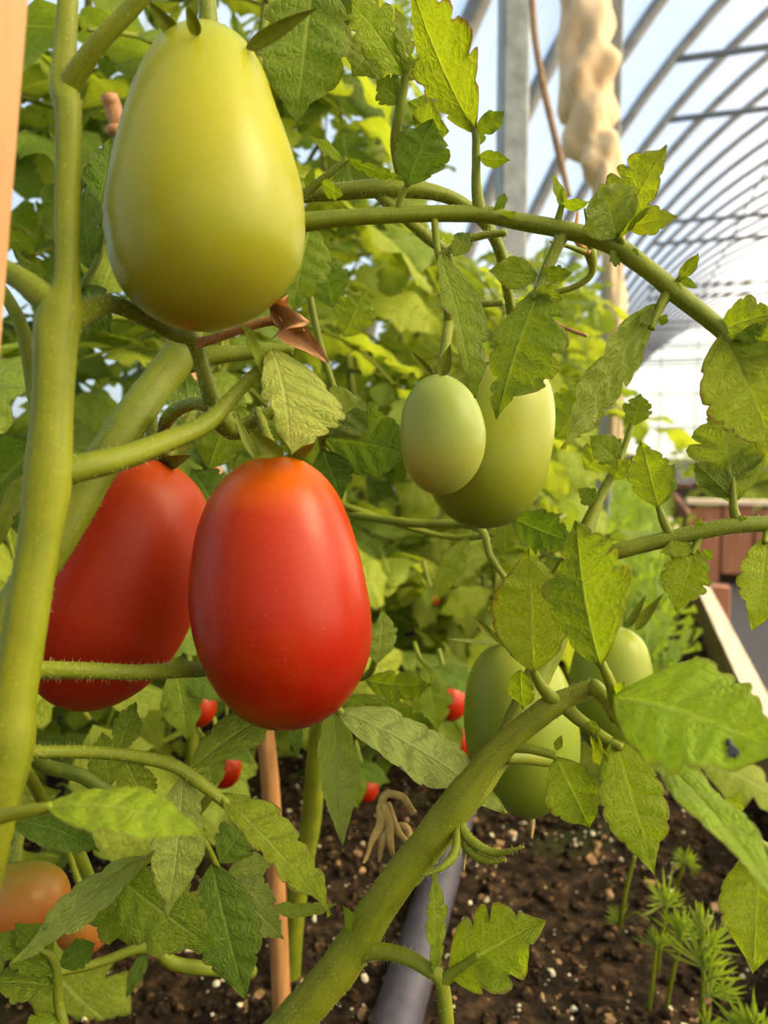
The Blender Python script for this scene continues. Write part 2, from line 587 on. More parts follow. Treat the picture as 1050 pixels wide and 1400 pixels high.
def build_shell():
    na, ny = 48, 66
    aa = np.linspace(A0, math.pi - A0, na)
    yy = np.linspace(Y_BACK, Y_END, ny)
    r = RAD + .035
    v = np.array([[hoop_pt(a, y, r) for a in aa] for y in yy]).reshape(-1, 3)
    uv = np.array([[(a * RAD, y) for a in aa] for y in yy]).reshape(-1, 2)
    f = [(i * na + j, i * na + j + 1, (i + 1) * na + j + 1, (i + 1) * na + j) for i in range(ny - 1) for j in range(na - 1)]
    roof = tag(MB().add(v, f, uv).build('ceiling', M['film']), 'translucent plastic film stretched over the greenhouse hoops', kind='structure')
    hoop_rows = [(*hoop_pt(a, 0), .033) for a in np.linspace(A0, math.pi - A0, 15)]
    hm = MB().add(*tube_vf(hoop_rows, 8, 4)).mesh('hoop', M['tube'])
    xa = math.sqrt(RAD ** 2 - (2.89 - ZC) ** 2)
    tm = MB().add(*tube_vf([(XC - xa, 0, 2.89, .024), (XC + xa, 0, 2.89, .024)], 6, 6)).mesh('cross_tie', M['tube'])
    y = 5.15
    ys = [y + k * .92 for k in range(-12, 24)]
    for k, yk in enumerate(ys):
        o = link(bpy.data.objects.new('hoop', hm), roof)
        o.location = (0, yk, 0)
        if k % 4 in (0, 1):
            o = link(bpy.data.objects.new('cross_tie', tm), roof)
            o.location = (0, yk, 0)
    for a in (0.55, 1.05, 1.57, 2.1, 2.6):
        p, q = hoop_pt(a, Y_BACK, RAD - .02), hoop_pt(a, Y_END, RAD - .02)
        MB().add(*tube_vf([(*p, .015), (*q, .015)], 6, 4)).build('purlin', M['tube'], roof)
    # end walls
    for nm, yk in (('wall_back', Y_END), ('wall_front', Y_BACK)):
        rim = [hoop_pt(a, yk, r) for a in aa]
        vv = np.array(rim + [(XC, yk, 0.0)])
        ff = [(j, j + 1, na) for j in range(na - 1)]
        uu = [(p[0], p[2]) for p in vv]
        w = tag(MB().add(vv, ff, uu).build(nm, M['film']), kind='structure')
        if nm == 'wall_back':
            tag(w, 'far plastic end wall of the greenhouse with its grey frame')
            for x in np.arange(-.2, 8.6, 1.1):
                h = ZC + math.sqrt(max(.01, RAD ** 2 - (x - XC) ** 2))
                MB().add(*tube_vf([(x, yk - .03, 0, .02), (x, yk - .03, h, .02)], 6, 2)).build('upright', M['tube'], w)
            for z in (1.0, 2.1, 3.0):
                xa_ = math.sqrt(RAD ** 2 - (z - ZC) ** 2)
                MB().add(*tube_vf([(XC - xa_, yk - .05, z, .022), (XC + xa_, yk - .05, z, .022)], 6, 2)).build('rail', M['tube'], w)
    # ground outside and the aisle fabric
    v, f = box_vf(-60, 60, -40, 90, -.30, -.02)
    tag(MB().add(v, f).build('ground', M['outside'], smooth=False), 'grass around the greenhouse', kind='structure')
    nx, ny = 40, 120
    xs, ys2 = np.linspace(.12, 8.9, nx), np.linspace(-5.9, 26.9, ny)
    X, Y = np.meshgrid(xs, ys2)
    Z = .004 * np.sin(X * 9 + np.sin(Y * 3)) + .004 * np.sin(Y * 7 + X)
    v = np.stack([X, Y, Z], -1).reshape(-1, 3)
    f = [(i * nx + j, i * nx + j + 1, (i + 1) * nx + j + 1, (i + 1) * nx + j) for i in range(ny - 1) for j in range(nx - 1)]
    tag(MB().add(v, f).build('floor', M['fabric']), 'black woven weed fabric of the aisle', kind='structure')


build_shell()

# ------------------------------------------------------------------ the bed: soil, edging plank, hose
BED_X0, BED_X1, BOARD_Z = -.93, .165, .262


def fbm(x, y, seed, octv=5, base=6.0):
    g = np.random.default_rng(seed)
    z = np.zeros_like(x)
    amp, fr = 1.0, base
    for _ in range(octv):
        for _ in range(3):
            a, p, q = g.uniform(0, 6.28), g.uniform(0, 6.28), g.uniform(.7, 1.3)
            z += amp / 3 * np.sin(fr * q * (x * math.cos(a) + y * math.sin(a)) + p + 1.3 * np.sin(fr * .6 * (y * math.cos(a) - x * math.sin(a)) + q))
        amp *= .55
        fr *= 2.1
    return z


def soil_height(x, y):
    return SOIL_Z + .009 * fbm(x, y, 3, 6, 9.0) - .02 * np.clip((x - .02) / .14, 0, 1)


def build_bed():
    def patch(x0, x1, y0, y1, nx, ny):
        X, Y = np.meshgrid(np.linspace(x0, x1, nx), np.linspace(y0, y1, ny))
        v = np.stack([X, Y, soil_height(X, Y)], -1).reshape(-1, 3)
        f = [(i * nx + j, i * nx + j + 1, (i + 1) * nx + j + 1, (i + 1) * nx + j) for i in range(ny - 1) for j in range(nx - 1)]
        return v, f
    mb = MB()
    mb.add(*patch(BED_X0, BED_X1, .15, 2.2, 190, 330))
    mb.add(*patch(BED_X0, BED_X1, 2.2, 24, 30, 300))
    mb.add(*patch(BED_X0, BED_X1, -2, .15, 30, 60))
    tag(mb.build('soil_bed', M['soil']), 'dark crumbly potting soil filling the raised bed', 'soil', kind='stuff')
    # crumbs and perlite
    ico = [(0, 0, 1), (.89, 0, .45), (.28, .85, .45), (-.72, .53, .45), (-.72, -.53, .45), (.28, -.85, .45),
           (.72, .53, -.45), (-.28, .85, -.45), (-.89, 0, -.45), (-.28, -.85, -.45), (.72, -.53, -.45), (0, 0, -1)]
    icof = [(0, 1, 2), (0, 2, 3), (0, 3, 4), (0, 4, 5), (0, 5, 1), (1, 6, 2), (2, 7, 3), (3, 8, 4), (4, 9, 5), (5, 10, 1),
            (2, 6, 7), (3, 7, 8), (4, 8, 9), (5, 9, 10), (1, 10, 6), (11, 7, 6), (11, 8, 7), (11, 9, 8), (11, 10, 9), (11, 6, 10)]
    ico = np.array(ico)
    for nm, mat, cnt, s0, s1, lab, cat in (
            ('soil_crumbs', 'crumb', 14000, .0012, .0085, 'loose dark brown crumbs of soil and bark on the bed', 'soil'),
            ('bark_chips', 'bark', 1500, .0020, .0075, 'tan bark chips and fibres lying in the dark soil', 'bark'),
            ('perlite_grains', 'perlite', 3000, .0010, .0044, 'pale perlite grains scattered in the dark soil', 'perlite')):
        mb = MB()
        g = np.random.default_rng(len(nm))
        n = 0
        while n < cnt:
            x, y = g.uniform(-.75, BED_X1 - .01), .3 + 1.9 * g.random() ** 1.5
            if mat != 'crumb' and math.sin(x * 31 + 2 * math.sin(y * 17)) + math.sin(y * 27 + 1.5 * math.sin(x * 22)) + g.normal(0, .8) < .1:
                continue
            s = s0 + (s1 - s0) * g.random() ** 4
            z = float(soil_height(np.array(x), np.array(y)))
            q = Quaternion(g.normal(size=4)).normalized().to_matrix()
            vv = ico * g.uniform(.6, 1.35, (12, 1)) * np.array([1, g.uniform(.6, 1), g.uniform(.5, .9)]) * s
            vv = vv @ np.array(q).T + np.array([x, y, z + s * .25])
            mb.add(vv, icof)
            n += 1
        tag(mb.build(nm, M[mat], smooth=False), lab, cat, kind='stuff')
    # edging plank of the bed with its sawn top
    e = empty('bed_edging', (BED_X1, 8, 0), 'long wooden plank edging the soil bed beside the dark aisle', 'plank')
    v, f = box_vf(BED_X1, BED_X1 + .03, -2, 18, -.01, BOARD_Z - .004, .002)
    MB().add(v, f).build('plank', M['plank'], e, False, at=(BED_X1, 8, 0))
    v, f = box_vf(BED_X1 - .001, BED_X1 + .031, -2, 18, BOARD_Z - .004, BOARD_Z, .0015)
    MB().add(v, f).build('sawn_edge', M['plank_top'], e, False, at=(BED_X1, 8, 0))
    v, f = box_vf(BED_X1 + .031, BED_X1 + .075, 1.98, 2.03, 0, BOARD_Z + .004, .003)
    MB().add(v, f).build('plank_peg', M['box'], e, False, at=(BED_X1, 8, 0))
    # black hose
    a, b = on_z(532, 1405, .222), on_z(602, 1165, .222)
    d = (b - a)
    d.z = 0
    d.normalize()
    rows = []
    for s in np.linspace(-.6, 3.2, 14):
        p = a + d * s
        rows.append((p.x + .004 * math.sin(s * 5), p.y, SOIL_Z + .008 + .002 * math.sin(s * 9), .0178))
    o = MB().add(*tube_vf(rows, 18, 8)).build('irrigation_hose', M['pipe'], at=rows[0][:3])
    tag(o, 'thick black irrigation hose lying on the soil', 'hose')


build_bed()


def build_aisle_box():
    """red-brown boarded planter at the far side of the aisle"""
    e = empty('raised_planter', (1.1, 3.55, 0), 'red-brown boarded planter box standing across the aisle', 'planter')
    y0, y1, x0, x1, h = 3.55, 5.4, .27, 2.2, .33
    for y in (y0, y1):
        x = x0
        k = 0
        while x < x1 - .02:
            w = .118 + .012 * math.sin(k * 2.3)
            v, f = box_vf(x, min(x + w - .008, x1), y, y + .022, .045 if k % 2 else .0, h + .012 * math.sin(k * 1.7), .003)
            MB().add(v, f).build('board', M['box'], e, False, at=(x, y, 0))
            x += w
            k += 1
    for z in (.07, .19):
        for xx in (x0 - .022, x1):
            v, f = box_vf(xx, xx + .022, y0, y1 + .022, z, z + .112, .003)
            MB().add(v, f).build('side_board', M['box'], e, False, at=(xx, y0, z))
    v, f = box_vf(x0 - .03, x1 + .03, y0 - .02, y0 + .045, h + .012, h + .034, .003)
    MB().add(v, f).build('rim', M['plank_top'], e, False, at=(x0, y0, h))
    v, f = box_vf(x0, x1, y0 + .022, y1, .0, h - .03)
    MB().add(v, f).build('soil_fill', M['soil'], e, False, at=(x0, y0, 0))
    # a long bed further right
    e2 = empty('raised_planter', (4.2, 10, 0), 'long low timber bed of greens further down the greenhouse', 'planter')
    v, f = box_vf(3.2, 5.2, 4.5, 24, 0, .25, .004)
    MB().add(v, f).build('timber_side', M['plank'], e2, False, at=(4.2, 10, 0))


build_aisle_box()


def build_post_and_cloth():
    d = 1.75
    b = P(700, 200, d)
    e = empty('support_post', (b.x, b.y, 0), 'grey galvanised steel post rising behind the leaves', 'post')
    w = .031
    zt = 2.22
    v, f = box_vf(-w, w, -w, w, -.02, zt, .006)
    R = Matrix.Rotation(math.radians(24), 3, 'Z')
    vv = [tuple(R @ Vector(q) + Vector((b.x, b.y, 0))) for q in v]
    MB().add(vv, f).build('tube', M['metal'], e, False, at=(b.x, b.y, 0))
    # grey strut right behind the cloth
    c = P(836, 250, 2.1)
    e2 = empty('support_post', (c.x, c.y, 0), 'slim grey steel post just behind the hanging cream cloth', 'post')
    v, f = box_vf(c.x - .02, c.x + .02, c.y - .02, c.y + .02, -.02, 2.46, .004)
    MB().add(v, f).build('tube', M['metal'], e2, False, at=(c.x, c.y, 0))
    # overhead wire carrying cloth and dry vine
    wa = P(800, -330, 1.9)
    MBw = MB().add(*tube_vf([(wa.x, -3, wa.z, .003), (wa.x, 10, wa.z, .003)], 6, 2))
    tag(MBw.build('support_wire', M['wire'], at=(wa.x, 0, wa.z)), 'steel wire strung overhead along the bed', 'wire')
    # hanging rolled cloth
    prof = [(800, -332, 30), (797, -200, 33), (800, -30, 34), (801, 40, 34), (802, 90, 36), (806, 140, 33), (806, 185, 31), (819, 215, 27),
            (828, 250, 22), (834, 300, 15), (838, 350, 13), (841, 420, 13), (842, 500, 10), (842, 640, 8)]
    dd = 1.9
    rows = []
    for x, y, r in prof:
        p = P(x, y, dd)
        rows.append((p.x, p.y, p.z, r * dd / F))
    e3 = empty('rolled_cloth', rows[0][:3], 'cream cloth rolled into a lumpy rope and hanging above the aisle', 'cloth')
    s = np.array(rows)
    mb = MB()
    vv, ff, uu = tube_vf(s, 40, 14)
    n = (len(vv) - 2) // 40
    c_ = vv[:n * 40].reshape(n, 40, 3)
    ctr = c_.mean(1, keepdims=True)
    A = np.arange(40) / 40 * 2 * np.pi
    L = np.arange(n)[:, None]
    g = 1 + .10 * np.sin(3 * A[None] + L * .16) + .10 * np.sin(5 * A[None] - L * .23 + 1) + .12 * np.sin(L * .33 + np.sin(A)[None] * 1.5) + .02 * np.sin(9 * A[None] + L * .5)
    c_ = ctr + (c_ - ctr) * g[..., None]
    vv[:n * 40] = c_.reshape(-1, 3)
    mb.add(vv, ff, uu)
    mb.build('roll', M['cloth'], e3, at=rows[0][:3])
    # loose bulge and ties
    for (x, y, rx, ry) in ((779, 128, 17, 44), (797, 190, 17, 16)):
        p = P(x, y, dd + .01)
        u, w_ = np.meshgrid(np.linspace(0, 2 * np.pi, 24, endpoint=False), np.linspace(.02, np.pi - .02, 14))
        rr = 1 + .14 * np.sin(3 * u + 2 * w_) + .1 * np.sin(5 * w_ + u)
        k = dd / F
        loc = (np.outer((rr * np.sin(w_) * np.cos(u) * rx * k).ravel(), RIGHT) + np.outer((rr * np.sin(w_) * np.sin(u) * rx * k).ravel(), FWD)
               + np.outer((np.cos(w_) * ry * k * rr).ravel(), UP) + np.array(p))
        f2 = [(i * 24 + j, i * 24 + (j + 1) % 24, (i + 1) * 24 + (j + 1) % 24, (i + 1) * 24 + j) for i in range(13) for j in range(24)]
        MB().add(loc, f2).build('loose_fold', M['cloth'], e3, at=p)
    # dry vine
    rows = []
    for x, y, r in ((706, -300, 4.2), (716, -150, 4.3), (727, 0, 4.6), (733, 60, 4.8), (745, 130, 4.8), (757, 180, 4.8), (768, 225, 4.6), (778, 270, 4)):
        p = P(x, y, 1.65)
        rows.append((p.x, p.y, p.z, r * 1.65 / F))
    q = Vector(rows[0][:3])
    rows.insert(0, (wa.x, q.y, wa.z, .006))
    tag(MB().add(*tube_vf(rows, 8, 6, .08, 3)).build('dry_vine', M['vine'], at=rows[0][:3]), 'thin dry brown vine hanging between steel post and cream cloth', 'vine')


build_post_and_cloth()

# ------------------------------------------------------------------ leaf shapes
def leaflet_vf(L, W, seed=0, n=6, tooth=.26, lobe=.0, fold=.18, curl=.10, bend=.5, wave=.06, quilt=.10, nt=48, nu=11, twist=.0,
               sweep=.45, skew=0.0, peak=.72, tipw=0.0, side=0.0):
    """toothed, quilted leaflet. midrib +Y, upper side +Z, chord turned onto +Y. tooth/lobe relative, fold/bend/twist in radians.
    side shifts width from one half of the blade to the other (folded or turned halves)"""
    g = np.random.default_rng(seed)
    t = np.linspace(0, 1, nt + 1)
    u = np.linspace(-1, 1, 2 * nu + 1)
    T, U = np.meshgrid(t, u, indexing='ij')
    s = np.sin(np.pi * np.clip(t, 0, 1) ** peak) ** .82
    s = s * (1 - .35 * t ** 4) + tipw * np.sin(np.pi * t) * t
    s = s / s.max()
    ph = g.uniform(-.12, .12, 2)
    T_ = np.zeros_like(T)
    for k, sg in enumerate((-1, 1)):
        ampl = g.uniform(.6, 1.35, n + 2)
        wrp = np.cumsum(np.concatenate([[0], g.uniform(.55, 1.45, n)]))
        p = np.interp(t, wrp / wrp[-1], np.arange(n + 1))
        fr = np.abs(2 * (p - np.floor(p) + .10 * np.sin(2 * np.pi * p)) - 1)
        fr = np.clip(fr, 0, 1) ** 2.4
        am = ampl[np.clip(np.floor(p + .5).astype(int), 0, n + 1)]
        dd = tooth * am * fr * np.clip(1.25 - .5 * t, .3, 1) + lobe * am * fr * np.clip(1 - 1.7 * t, 0, 1)
        # small secondary teeth
        fr2 = np.abs(2 * ((p * 3) - np.floor(p * 3)) - 1)
        dd = np.clip(dd + tooth * .10 * fr2, 0, .85)
        m = (U < 0) if sg < 0 else (U >= 0)
        T_ = np.where(m, np.broadcast_to(dd[:, None], T.shape), T_)
    hw = W / 2 * s[:, None] * (1 + side * np.sign(U))
    X = U * hw * (1 - T_ * np.abs(U) ** 1.5)
    aX = np.abs(X)
    Y = L * T + sweep * aX * (1 - T ** 3) - sweep * .35 * aX * (T < .001)
    p = T * n
    q = np.cos(np.pi * p) ** 2
    Z = math.tan(fold) * aX - curl * (aX ** 2) / (W / 2)
    Z = Z + quilt * W * q * np.abs(U) ** .7 * (1 - np.abs(U)) ** .6
    if nt >= 30:
        Z = Z + quilt * .13 * W * np.sin(np.pi * p * 2 + 5 * np.abs(U)) ** 2 * np.sin(np.pi * 3.2 * np.abs(U)) ** 2 * np.sqrt(s[:, None])
    w1, w2 = g.uniform(0, 6.28, 2)
    Z = Z + wave * W * np.abs(U) ** 2 * (np.sin(2 * np.pi * T * g.uniform(1.4, 2.4) + w1 + (U > 0) * w2) + .5 * np.sin(2 * np.pi * T * n * .5 + w2)) * np.minimum(1, 4 * T)
    X = X + skew * L * T ** 2
    # twist about the midrib
    a = twist * T
    X, Z = X * np.cos(a) - Z * np.sin(a), X * np.sin(a) + Z * np.cos(a)
    # bend along the midrib: tip drops towards -Z
    if abs(bend) > 1e-3:
        k = bend / L
        R = 1 / k
        an = Y * k
        Y, Z = (R + Z) * np.sin(an), (R + Z) * np.cos(an) - R
    j = nu
    yc, zc, xc = Y[-1, j], Z[-1, j], X[-1, j]
    fi = math.atan2(zc, yc)
    c_, s_ = math.cos(-fi), math.sin(-fi)
    Y, Z = Y * c_ - Z * s_, Y * s_ + Z * c_
    ch = math.hypot(yc, zc)
    psi = math.atan2(xc, ch)
    c_, s_ = math.cos(psi), math.sin(psi)
    X, Y = X * c_ - Y * s_, X * s_ + Y * c_
    ch = math.hypot(ch, xc)
    v = np.stack([X, Y, Z], -1).reshape(-1, 3)
    uv = np.stack([U * .5 + .5, T], -1).reshape(-1, 2)
    m = 2 * nu + 1
    f = [(i * m + j, i * m + j + 1, (i + 1) * m + j + 1, (i + 1) * m + j) for i in range(nt) for j in range(2 * nu)]
    return v, f, uv, ch


def place_leaflet(base, tip, W, normal, **kw):
    """world-space vertices of a leaflet whose base and tip are given points"""
    chord = tip - base
    L = chord.length
    v, f, uv, ch = leaflet_vf(L, W, **kw)
    v = v * (L / ch)
    y = chord.normalized()
    z = (normal - y * normal.dot(y)).normalized()
    x = y.cross(z)
    m = np.array([x, y, z])
    return v @ m + np.array(base), f, uv


def px_leaflet(mb, b, t, wpx, roll=0.0, under=False, **kw):
    """b, t: (px, py, depth) of base and tip; roll turns the blade about its midrib (degrees)"""
    B, T = P(*b), P(*t)
    n = (CAM - (B + T) / 2).normalized()
    if under:
        n = -n
    ax = (T - B).normalized()
    n = Quaternion(ax, math.radians(roll)) @ n
    v, f, uv = place_leaflet(B, T, wpx * (b[2] + t[2]) / 2 / F, n, **kw)
    mb.add(v, f, uv)
    return B


def prows(pts):
    """(px, py, depth, radius px) -> rows (x, y, z, r)"""
    out = []
    for x, y, d, r in pts:
        p = P(x, y, d)
        out.append((p.x, p.y, p.z, r * d / F))
    return out


def px_stem(name, pts, mat, parent, hair=0, hlen=.0022, sides=12, per=8, ribs=.04, seed=1, extra=None):
    rows = prows(pts)
    if extra:
        rows = rows + extra
    at = rows[0][:3]
    o = MB().add(*tube_vf(rows, sides, per, ribs=ribs, rough=.02, seed=seed)).build(name, M[mat], parent, at=at)
    if hair and not (parent is not None and parent.parent is not None):
        v, f = hairs_vf(rows, hair, hlen, per, seed)
        h = MB().add(v, f).build('hairs', M['hair'], o, at=at)
        h['kind'] = 'stuff'
    return o


leaf_seed = [100]


def px_leaf(plant, stalk, blades, mat='leaf', stalk_mat='stem', hair=0):
    """a leaf of a near plant: stalk (part) with its leaflets (sub-parts)"""
    st = px_stem('leaf_stalk', stalk, stalk_mat, plant, hair=hair, sides=10, seed=leaf_seed[0])
    for bl in blades:
        b, t, w = bl[0], bl[1], bl[2]
        kw = dict(bl[3]) if len(bl) > 3 else {}
        mt = kw.pop('mat', mat)
        leaf_seed[0] += 1
        kw.setdefault('seed', leaf_seed[0])
        mb = MB()
        at = px_leaflet(mb, b, t, w, **kw)
        mb.build('leaflet', M[mt], st, at=at)
    return st


# ------------------------------------------------------------------ background plants
def leaf_lib():
    """library of compound leaves: rachis along +Y (1 unit long), upper side +Z"""
    lib = []
    for k in range(7):
        g = np.random.default_rng(40 + k)
        droop = g.uniform(.5, 1.3)
        def rp(s):
            a = droop * s
            return Vector((.03 * math.sin(3 * s + k), math.sin(a) / droop, (math.cos(a) - 1) / droop))
        rows = [(*rp(s), .017 * (1 - .6 * s)) for s in np.linspace(0, 1, 5)]
        rach = MB().add(*tube_vf(rows, 6, 2))
        leaflets = []
        spots = [(.98, 0, .46, .26)]
        for s, l in ((.78, .34), (.55, .40), (.33, .30)):
            for sg in (-1, 1):
                spots.append((s + g.uniform(-.04, .04), sg, l * g.uniform(.8, 1.15), .6))
        for s, l in ((.67, .10), (.44, .11)):
            for sg in (-1, 1):
                if g.random() < .75:
                    spots.append((s, sg, l, .7))
        for (s, sg, l, wf) in spots:
            b = rp(s)
            a = droop * s
            fw = Vector((0, math.cos(a), -math.sin(a)))
            nm = Vector((0, math.sin(a), math.cos(a)))
            d = fw if sg == 0 else (fw * g.uniform(.35, .8) + Vector((sg, 0, 0)) + nm * g.uniform(-.5, .1)).normalized()
            n = (nm + Vector((g.normal(0, .3), g.normal(0, .3), 0))).normalized()
            w = l * (.60 if sg else .66)
            v, f, uv = place_leaflet(b + d * l * .10, b + d * l * 1.1, w, n, seed=int(g.integers(1e6)), n=4, nt=13, nu=3, tooth=.34,
                                     lobe=.25, fold=g.uniform(-.1, .45), bend=g.uniform(.2, 1.3), curl=.25, wave=.07, quilt=.06, twist=g.normal(0, .3))
            leaflets.append((v, f, uv))
        lib.append((rach, leaflets))
    return lib


LIB = leaf_lib()
LIB_JOINED, LIB_SPLIT = [], []
for k, (rach, lfs) in enumerate(LIB * 2):
    bm_ = M['bg'] if k < len(LIB) else M['bg_deep']
    mb = MB()
    for v, f, uv in lfs:
        mb.add(v, f, uv)
    rv, rf, ruv = rach.v[0], rach.f, rach.uv[0]
    ruv = np.tile([[.5, .3]], (len(rv), 1))
    mb.add(rv, rf, ruv)
    LIB_JOINED.append(mb.mesh('leaf', bm_))
    LIB_SPLIT.append((rach.mesh('leaf_stalk', M['stem']), [MB().add(v, f, uv).mesh('leaflet', bm_) for v, f, uv in lfs]))


def blocked(p):
    """near space kept free for the front plants, the view onto the soil and the view down the aisle"""
    q = proj(p)
    if q is None:
        return p.length < .6
    x, y, d = q
    if d < .47 and -260 < x < 1350 and -300 < y < 1750:
        return True
    if x > 600 and y < 330 and d < 6:
        return True
    # right-hand limit of the row, seen from here, as a plane standing in the bed
    if p.x > .02 - .0 and p.z > .45:
        return True
    return False


def soil_window(p):
    q = proj(p)
    if q is None:
        return False
    x, y, d = q
    return (x > 385 and y > 1055 and d < 1.4) or (d < .9 and y > 1235 and x > 60)


GREENS = {}


def bg_plant(x, y, h, nleaf, label, seed, split=False, size=(.16, .27), top_lean=0.0):
    g = np.random.default_rng(seed)
    z0 = float(soil_height(np.array(x), np.array(y))) - .02
    e = empty('tomato_plant', (x, y, z0), label, 'plant', 'tomato plants growing in the bed')
    ph = g.uniform(0, 6.28)
    def sp(s):
        return Vector((x + .05 * math.sin(s * 3 + ph) + top_lean * s, y + .05 * math.cos(s * 2.5 + ph), z0 + h * s))
    rows = [(*sp(s), .0075 * (1 - .6 * s)) for s in np.linspace(0, 1, 9)]
    MB().add(*tube_vf(rows, 8, 4)).build('stem', M['stem'], e, at=(x, y, z0))
    a = g.uniform(0, 6.28)
    made = 0
    for k in range(nleaf):
        s = .08 + .92 * ((k + g.uniform(0, .8)) / nleaf)
        a += 2.4 + g.normal(0, .3)
        b = sp(s)
        L = g.uniform(*size) * (1.0 - .35 * max(0, s - .6) / .4)
        pitch = g.uniform(-.35, .75)
        d = Vector((math.cos(a) * math.cos(pitch), math.sin(a) * math.cos(pitch), math.sin(pitch)))
        tip = b + d * L * 1.1 - Vector((0, 0, .3 * L))
        mid = b + d * L * .6
        sv = Vector((-math.sin(a), math.cos(a), 0)) * L * .42
        if blocked(b) or blocked(tip) or blocked(mid) or any(soil_window(q) for q in (tip, mid, mid + sv, mid - sv, tip + sv * .6, tip - sv * .6)):
            continue
        if tip.z < SOIL_Z + .03:
            continue
        # keep inside the film
        if math.hypot(tip.x - XC, tip.z - ZC) > RAD - .13:
            continue
        yv = d
        zv = (Vector((0, 0, 1)) - yv * yv.z).normalized()
        zv = Quaternion(yv, g.normal(0, .35)) @ zv
        xv = yv.cross(zv)
        mat = Matrix((xv, yv, zv)).transposed().to_4x4()
        mat = Matrix.Translation(b - Vector((x, y, z0))) @ mat @ Matrix.Scale(L, 4)
        i = int(g.integers(len(LIB))) + (len(LIB) if g.random() < .42 else 0)
        if split:
            o = link(bpy.data.objects.new('leaf', LIB_SPLIT[i][0]), e)
            o.matrix_local = mat
            for me in LIB_SPLIT[i][1]:
                link(bpy.data.objects.new('leaflet', me), o)
        else:
            o = link(bpy.data.objects.new('leaf', LIB_JOINED[i]), e)
            o.matrix_local = mat
        made += 1
    return e


PLANTS = [
    # x, y, height, leaves, split
    (-.36, .66, 1.10, 40, True), (-.12, .98, .62, 30, True), (-.62, .72, 1.35, 44, True), (-.40, 1.05, 1.3, 46, True),
    (-.78, 1.15, 1.45, 46, True), (-.20, 1.42, .80, 40, False), (-.50, 1.5, 1.3, 50, False), (-.80, 1.7, 1.5, 50, False),
    (-.30, 1.9, 1.0, 44, False), (-.60, 2.1, 1.3, 50, False), (-.25, 2.5, 1.05, 44, False), (-.62, 2.7, 1.3, 50, False),
    (-.30, 3.2, 1.1, 44, False), (-.66, 3.5, 1.3, 46, False), (-.30, 4.1, 1.15, 44, False), (-.65, 4.5, 1.3, 40, False),
    (-.32, 5.2, 1.2, 44, False), (-.6, 6.0, 1.3, 40, False), (-.3, 6.8, 1.2, 40, False), (-.3, 8.5, 1.2, 40, False),
    (-.3, 10.5, 1.2, 40, False), (-.3, 13, 1.2, 40, False), (-.50, .86, 1.45, 56, True), (-.62, .55, 1.25, 50, True), (-.36, 1.25, 1.2, 50, True), (-.95, .45, 1.0, 40, True),
]
ORD = ['first', 'second', 'third', 'fourth', 'fifth', 'sixth', 'seventh', 'eighth', 'ninth', 'tenth', 'eleventh', 'twelfth']
PLANT_LABELS = [
    'leafy tomato plant just behind the red tomatoes', 'low bushy tomato plant behind the middle green tomatoes',
    'tall tomato plant behind the upper green tomato', 'tall tomato plant right behind the upper leafy branch',
    'tall tomato plant against the plastic at upper left', 'short tomato plant behind the lower green tomatoes',
]
for k, (x, y, h, n, sp_) in enumerate(PLANTS):
    if k < len(PLANT_LABELS):
        lab = PLANT_LABELS[k]
    elif k == len(PLANTS) - 4:
        lab = 'tall tomato plant behind the hanging top leaves left of the steel post'
    elif k == len(PLANTS) - 3:
        lab = 'tomato plant filling the gap between thick left stem and upper green tomato'
    elif k == len(PLANTS) - 2:
        lab = 'tomato plant with yellowish leaves just behind the middle green pair'
    elif k == len(PLANTS) - 1:
        lab = 'tomato plant at the left edge behind the wooden stake'
    else:
        lab = 'blurred tomato plant further down the bed in the background row'
    bg_plant(x, y, h, n, lab, 300 + k, sp_)

# other beds far right: leafy greens seen over the red-brown box
for k, (x, y, h) in enumerate([(.5, 4.0, .30), (.95, 4.1, .33), (1.4, 4.0, .32), (.7, 4.7, .38), (1.2, 4.8, .36), (1.8, 4.5, .36), (.55, 5.1, .36), (1.6, 5.1, .36)]):
    g = np.random.default_rng(900 + k)
    e = empty('leafy_bush', (x, y, .28), 'blurred leafy green plant growing in the red-brown planter box', 'plant', 'greens in the planter box')
    MB().add(*tube_vf([(x, y, .25, .006), (x, y, .3 + h * .7, .004)], 6, 2)).build('stem', M['stem'], e, at=(x, y, .28))
    for j in range(20):
        a = j * 2.4
        pitch = g.uniform(.0, 1.1)
        d = Vector((math.cos(a) * math.cos(pitch), math.sin(a) * math.cos(pitch), math.sin(pitch)))
        zv = (Vector((0, 0, 1)) - d * d.z).normalized()
        L = g.uniform(.2, .3)
        mat = Matrix.Translation(Vector((0, 0, .04 + h * .55 * j / 20))) @ Matrix((d.cross(zv), d, zv)).transposed().to_4x4() @ Matrix.Scale(L, 4)
        o = link(bpy.data.objects.new('leaf', LIB_JOINED[int(g.integers(len(LIB)))]), e)
        o.matrix_local = mat


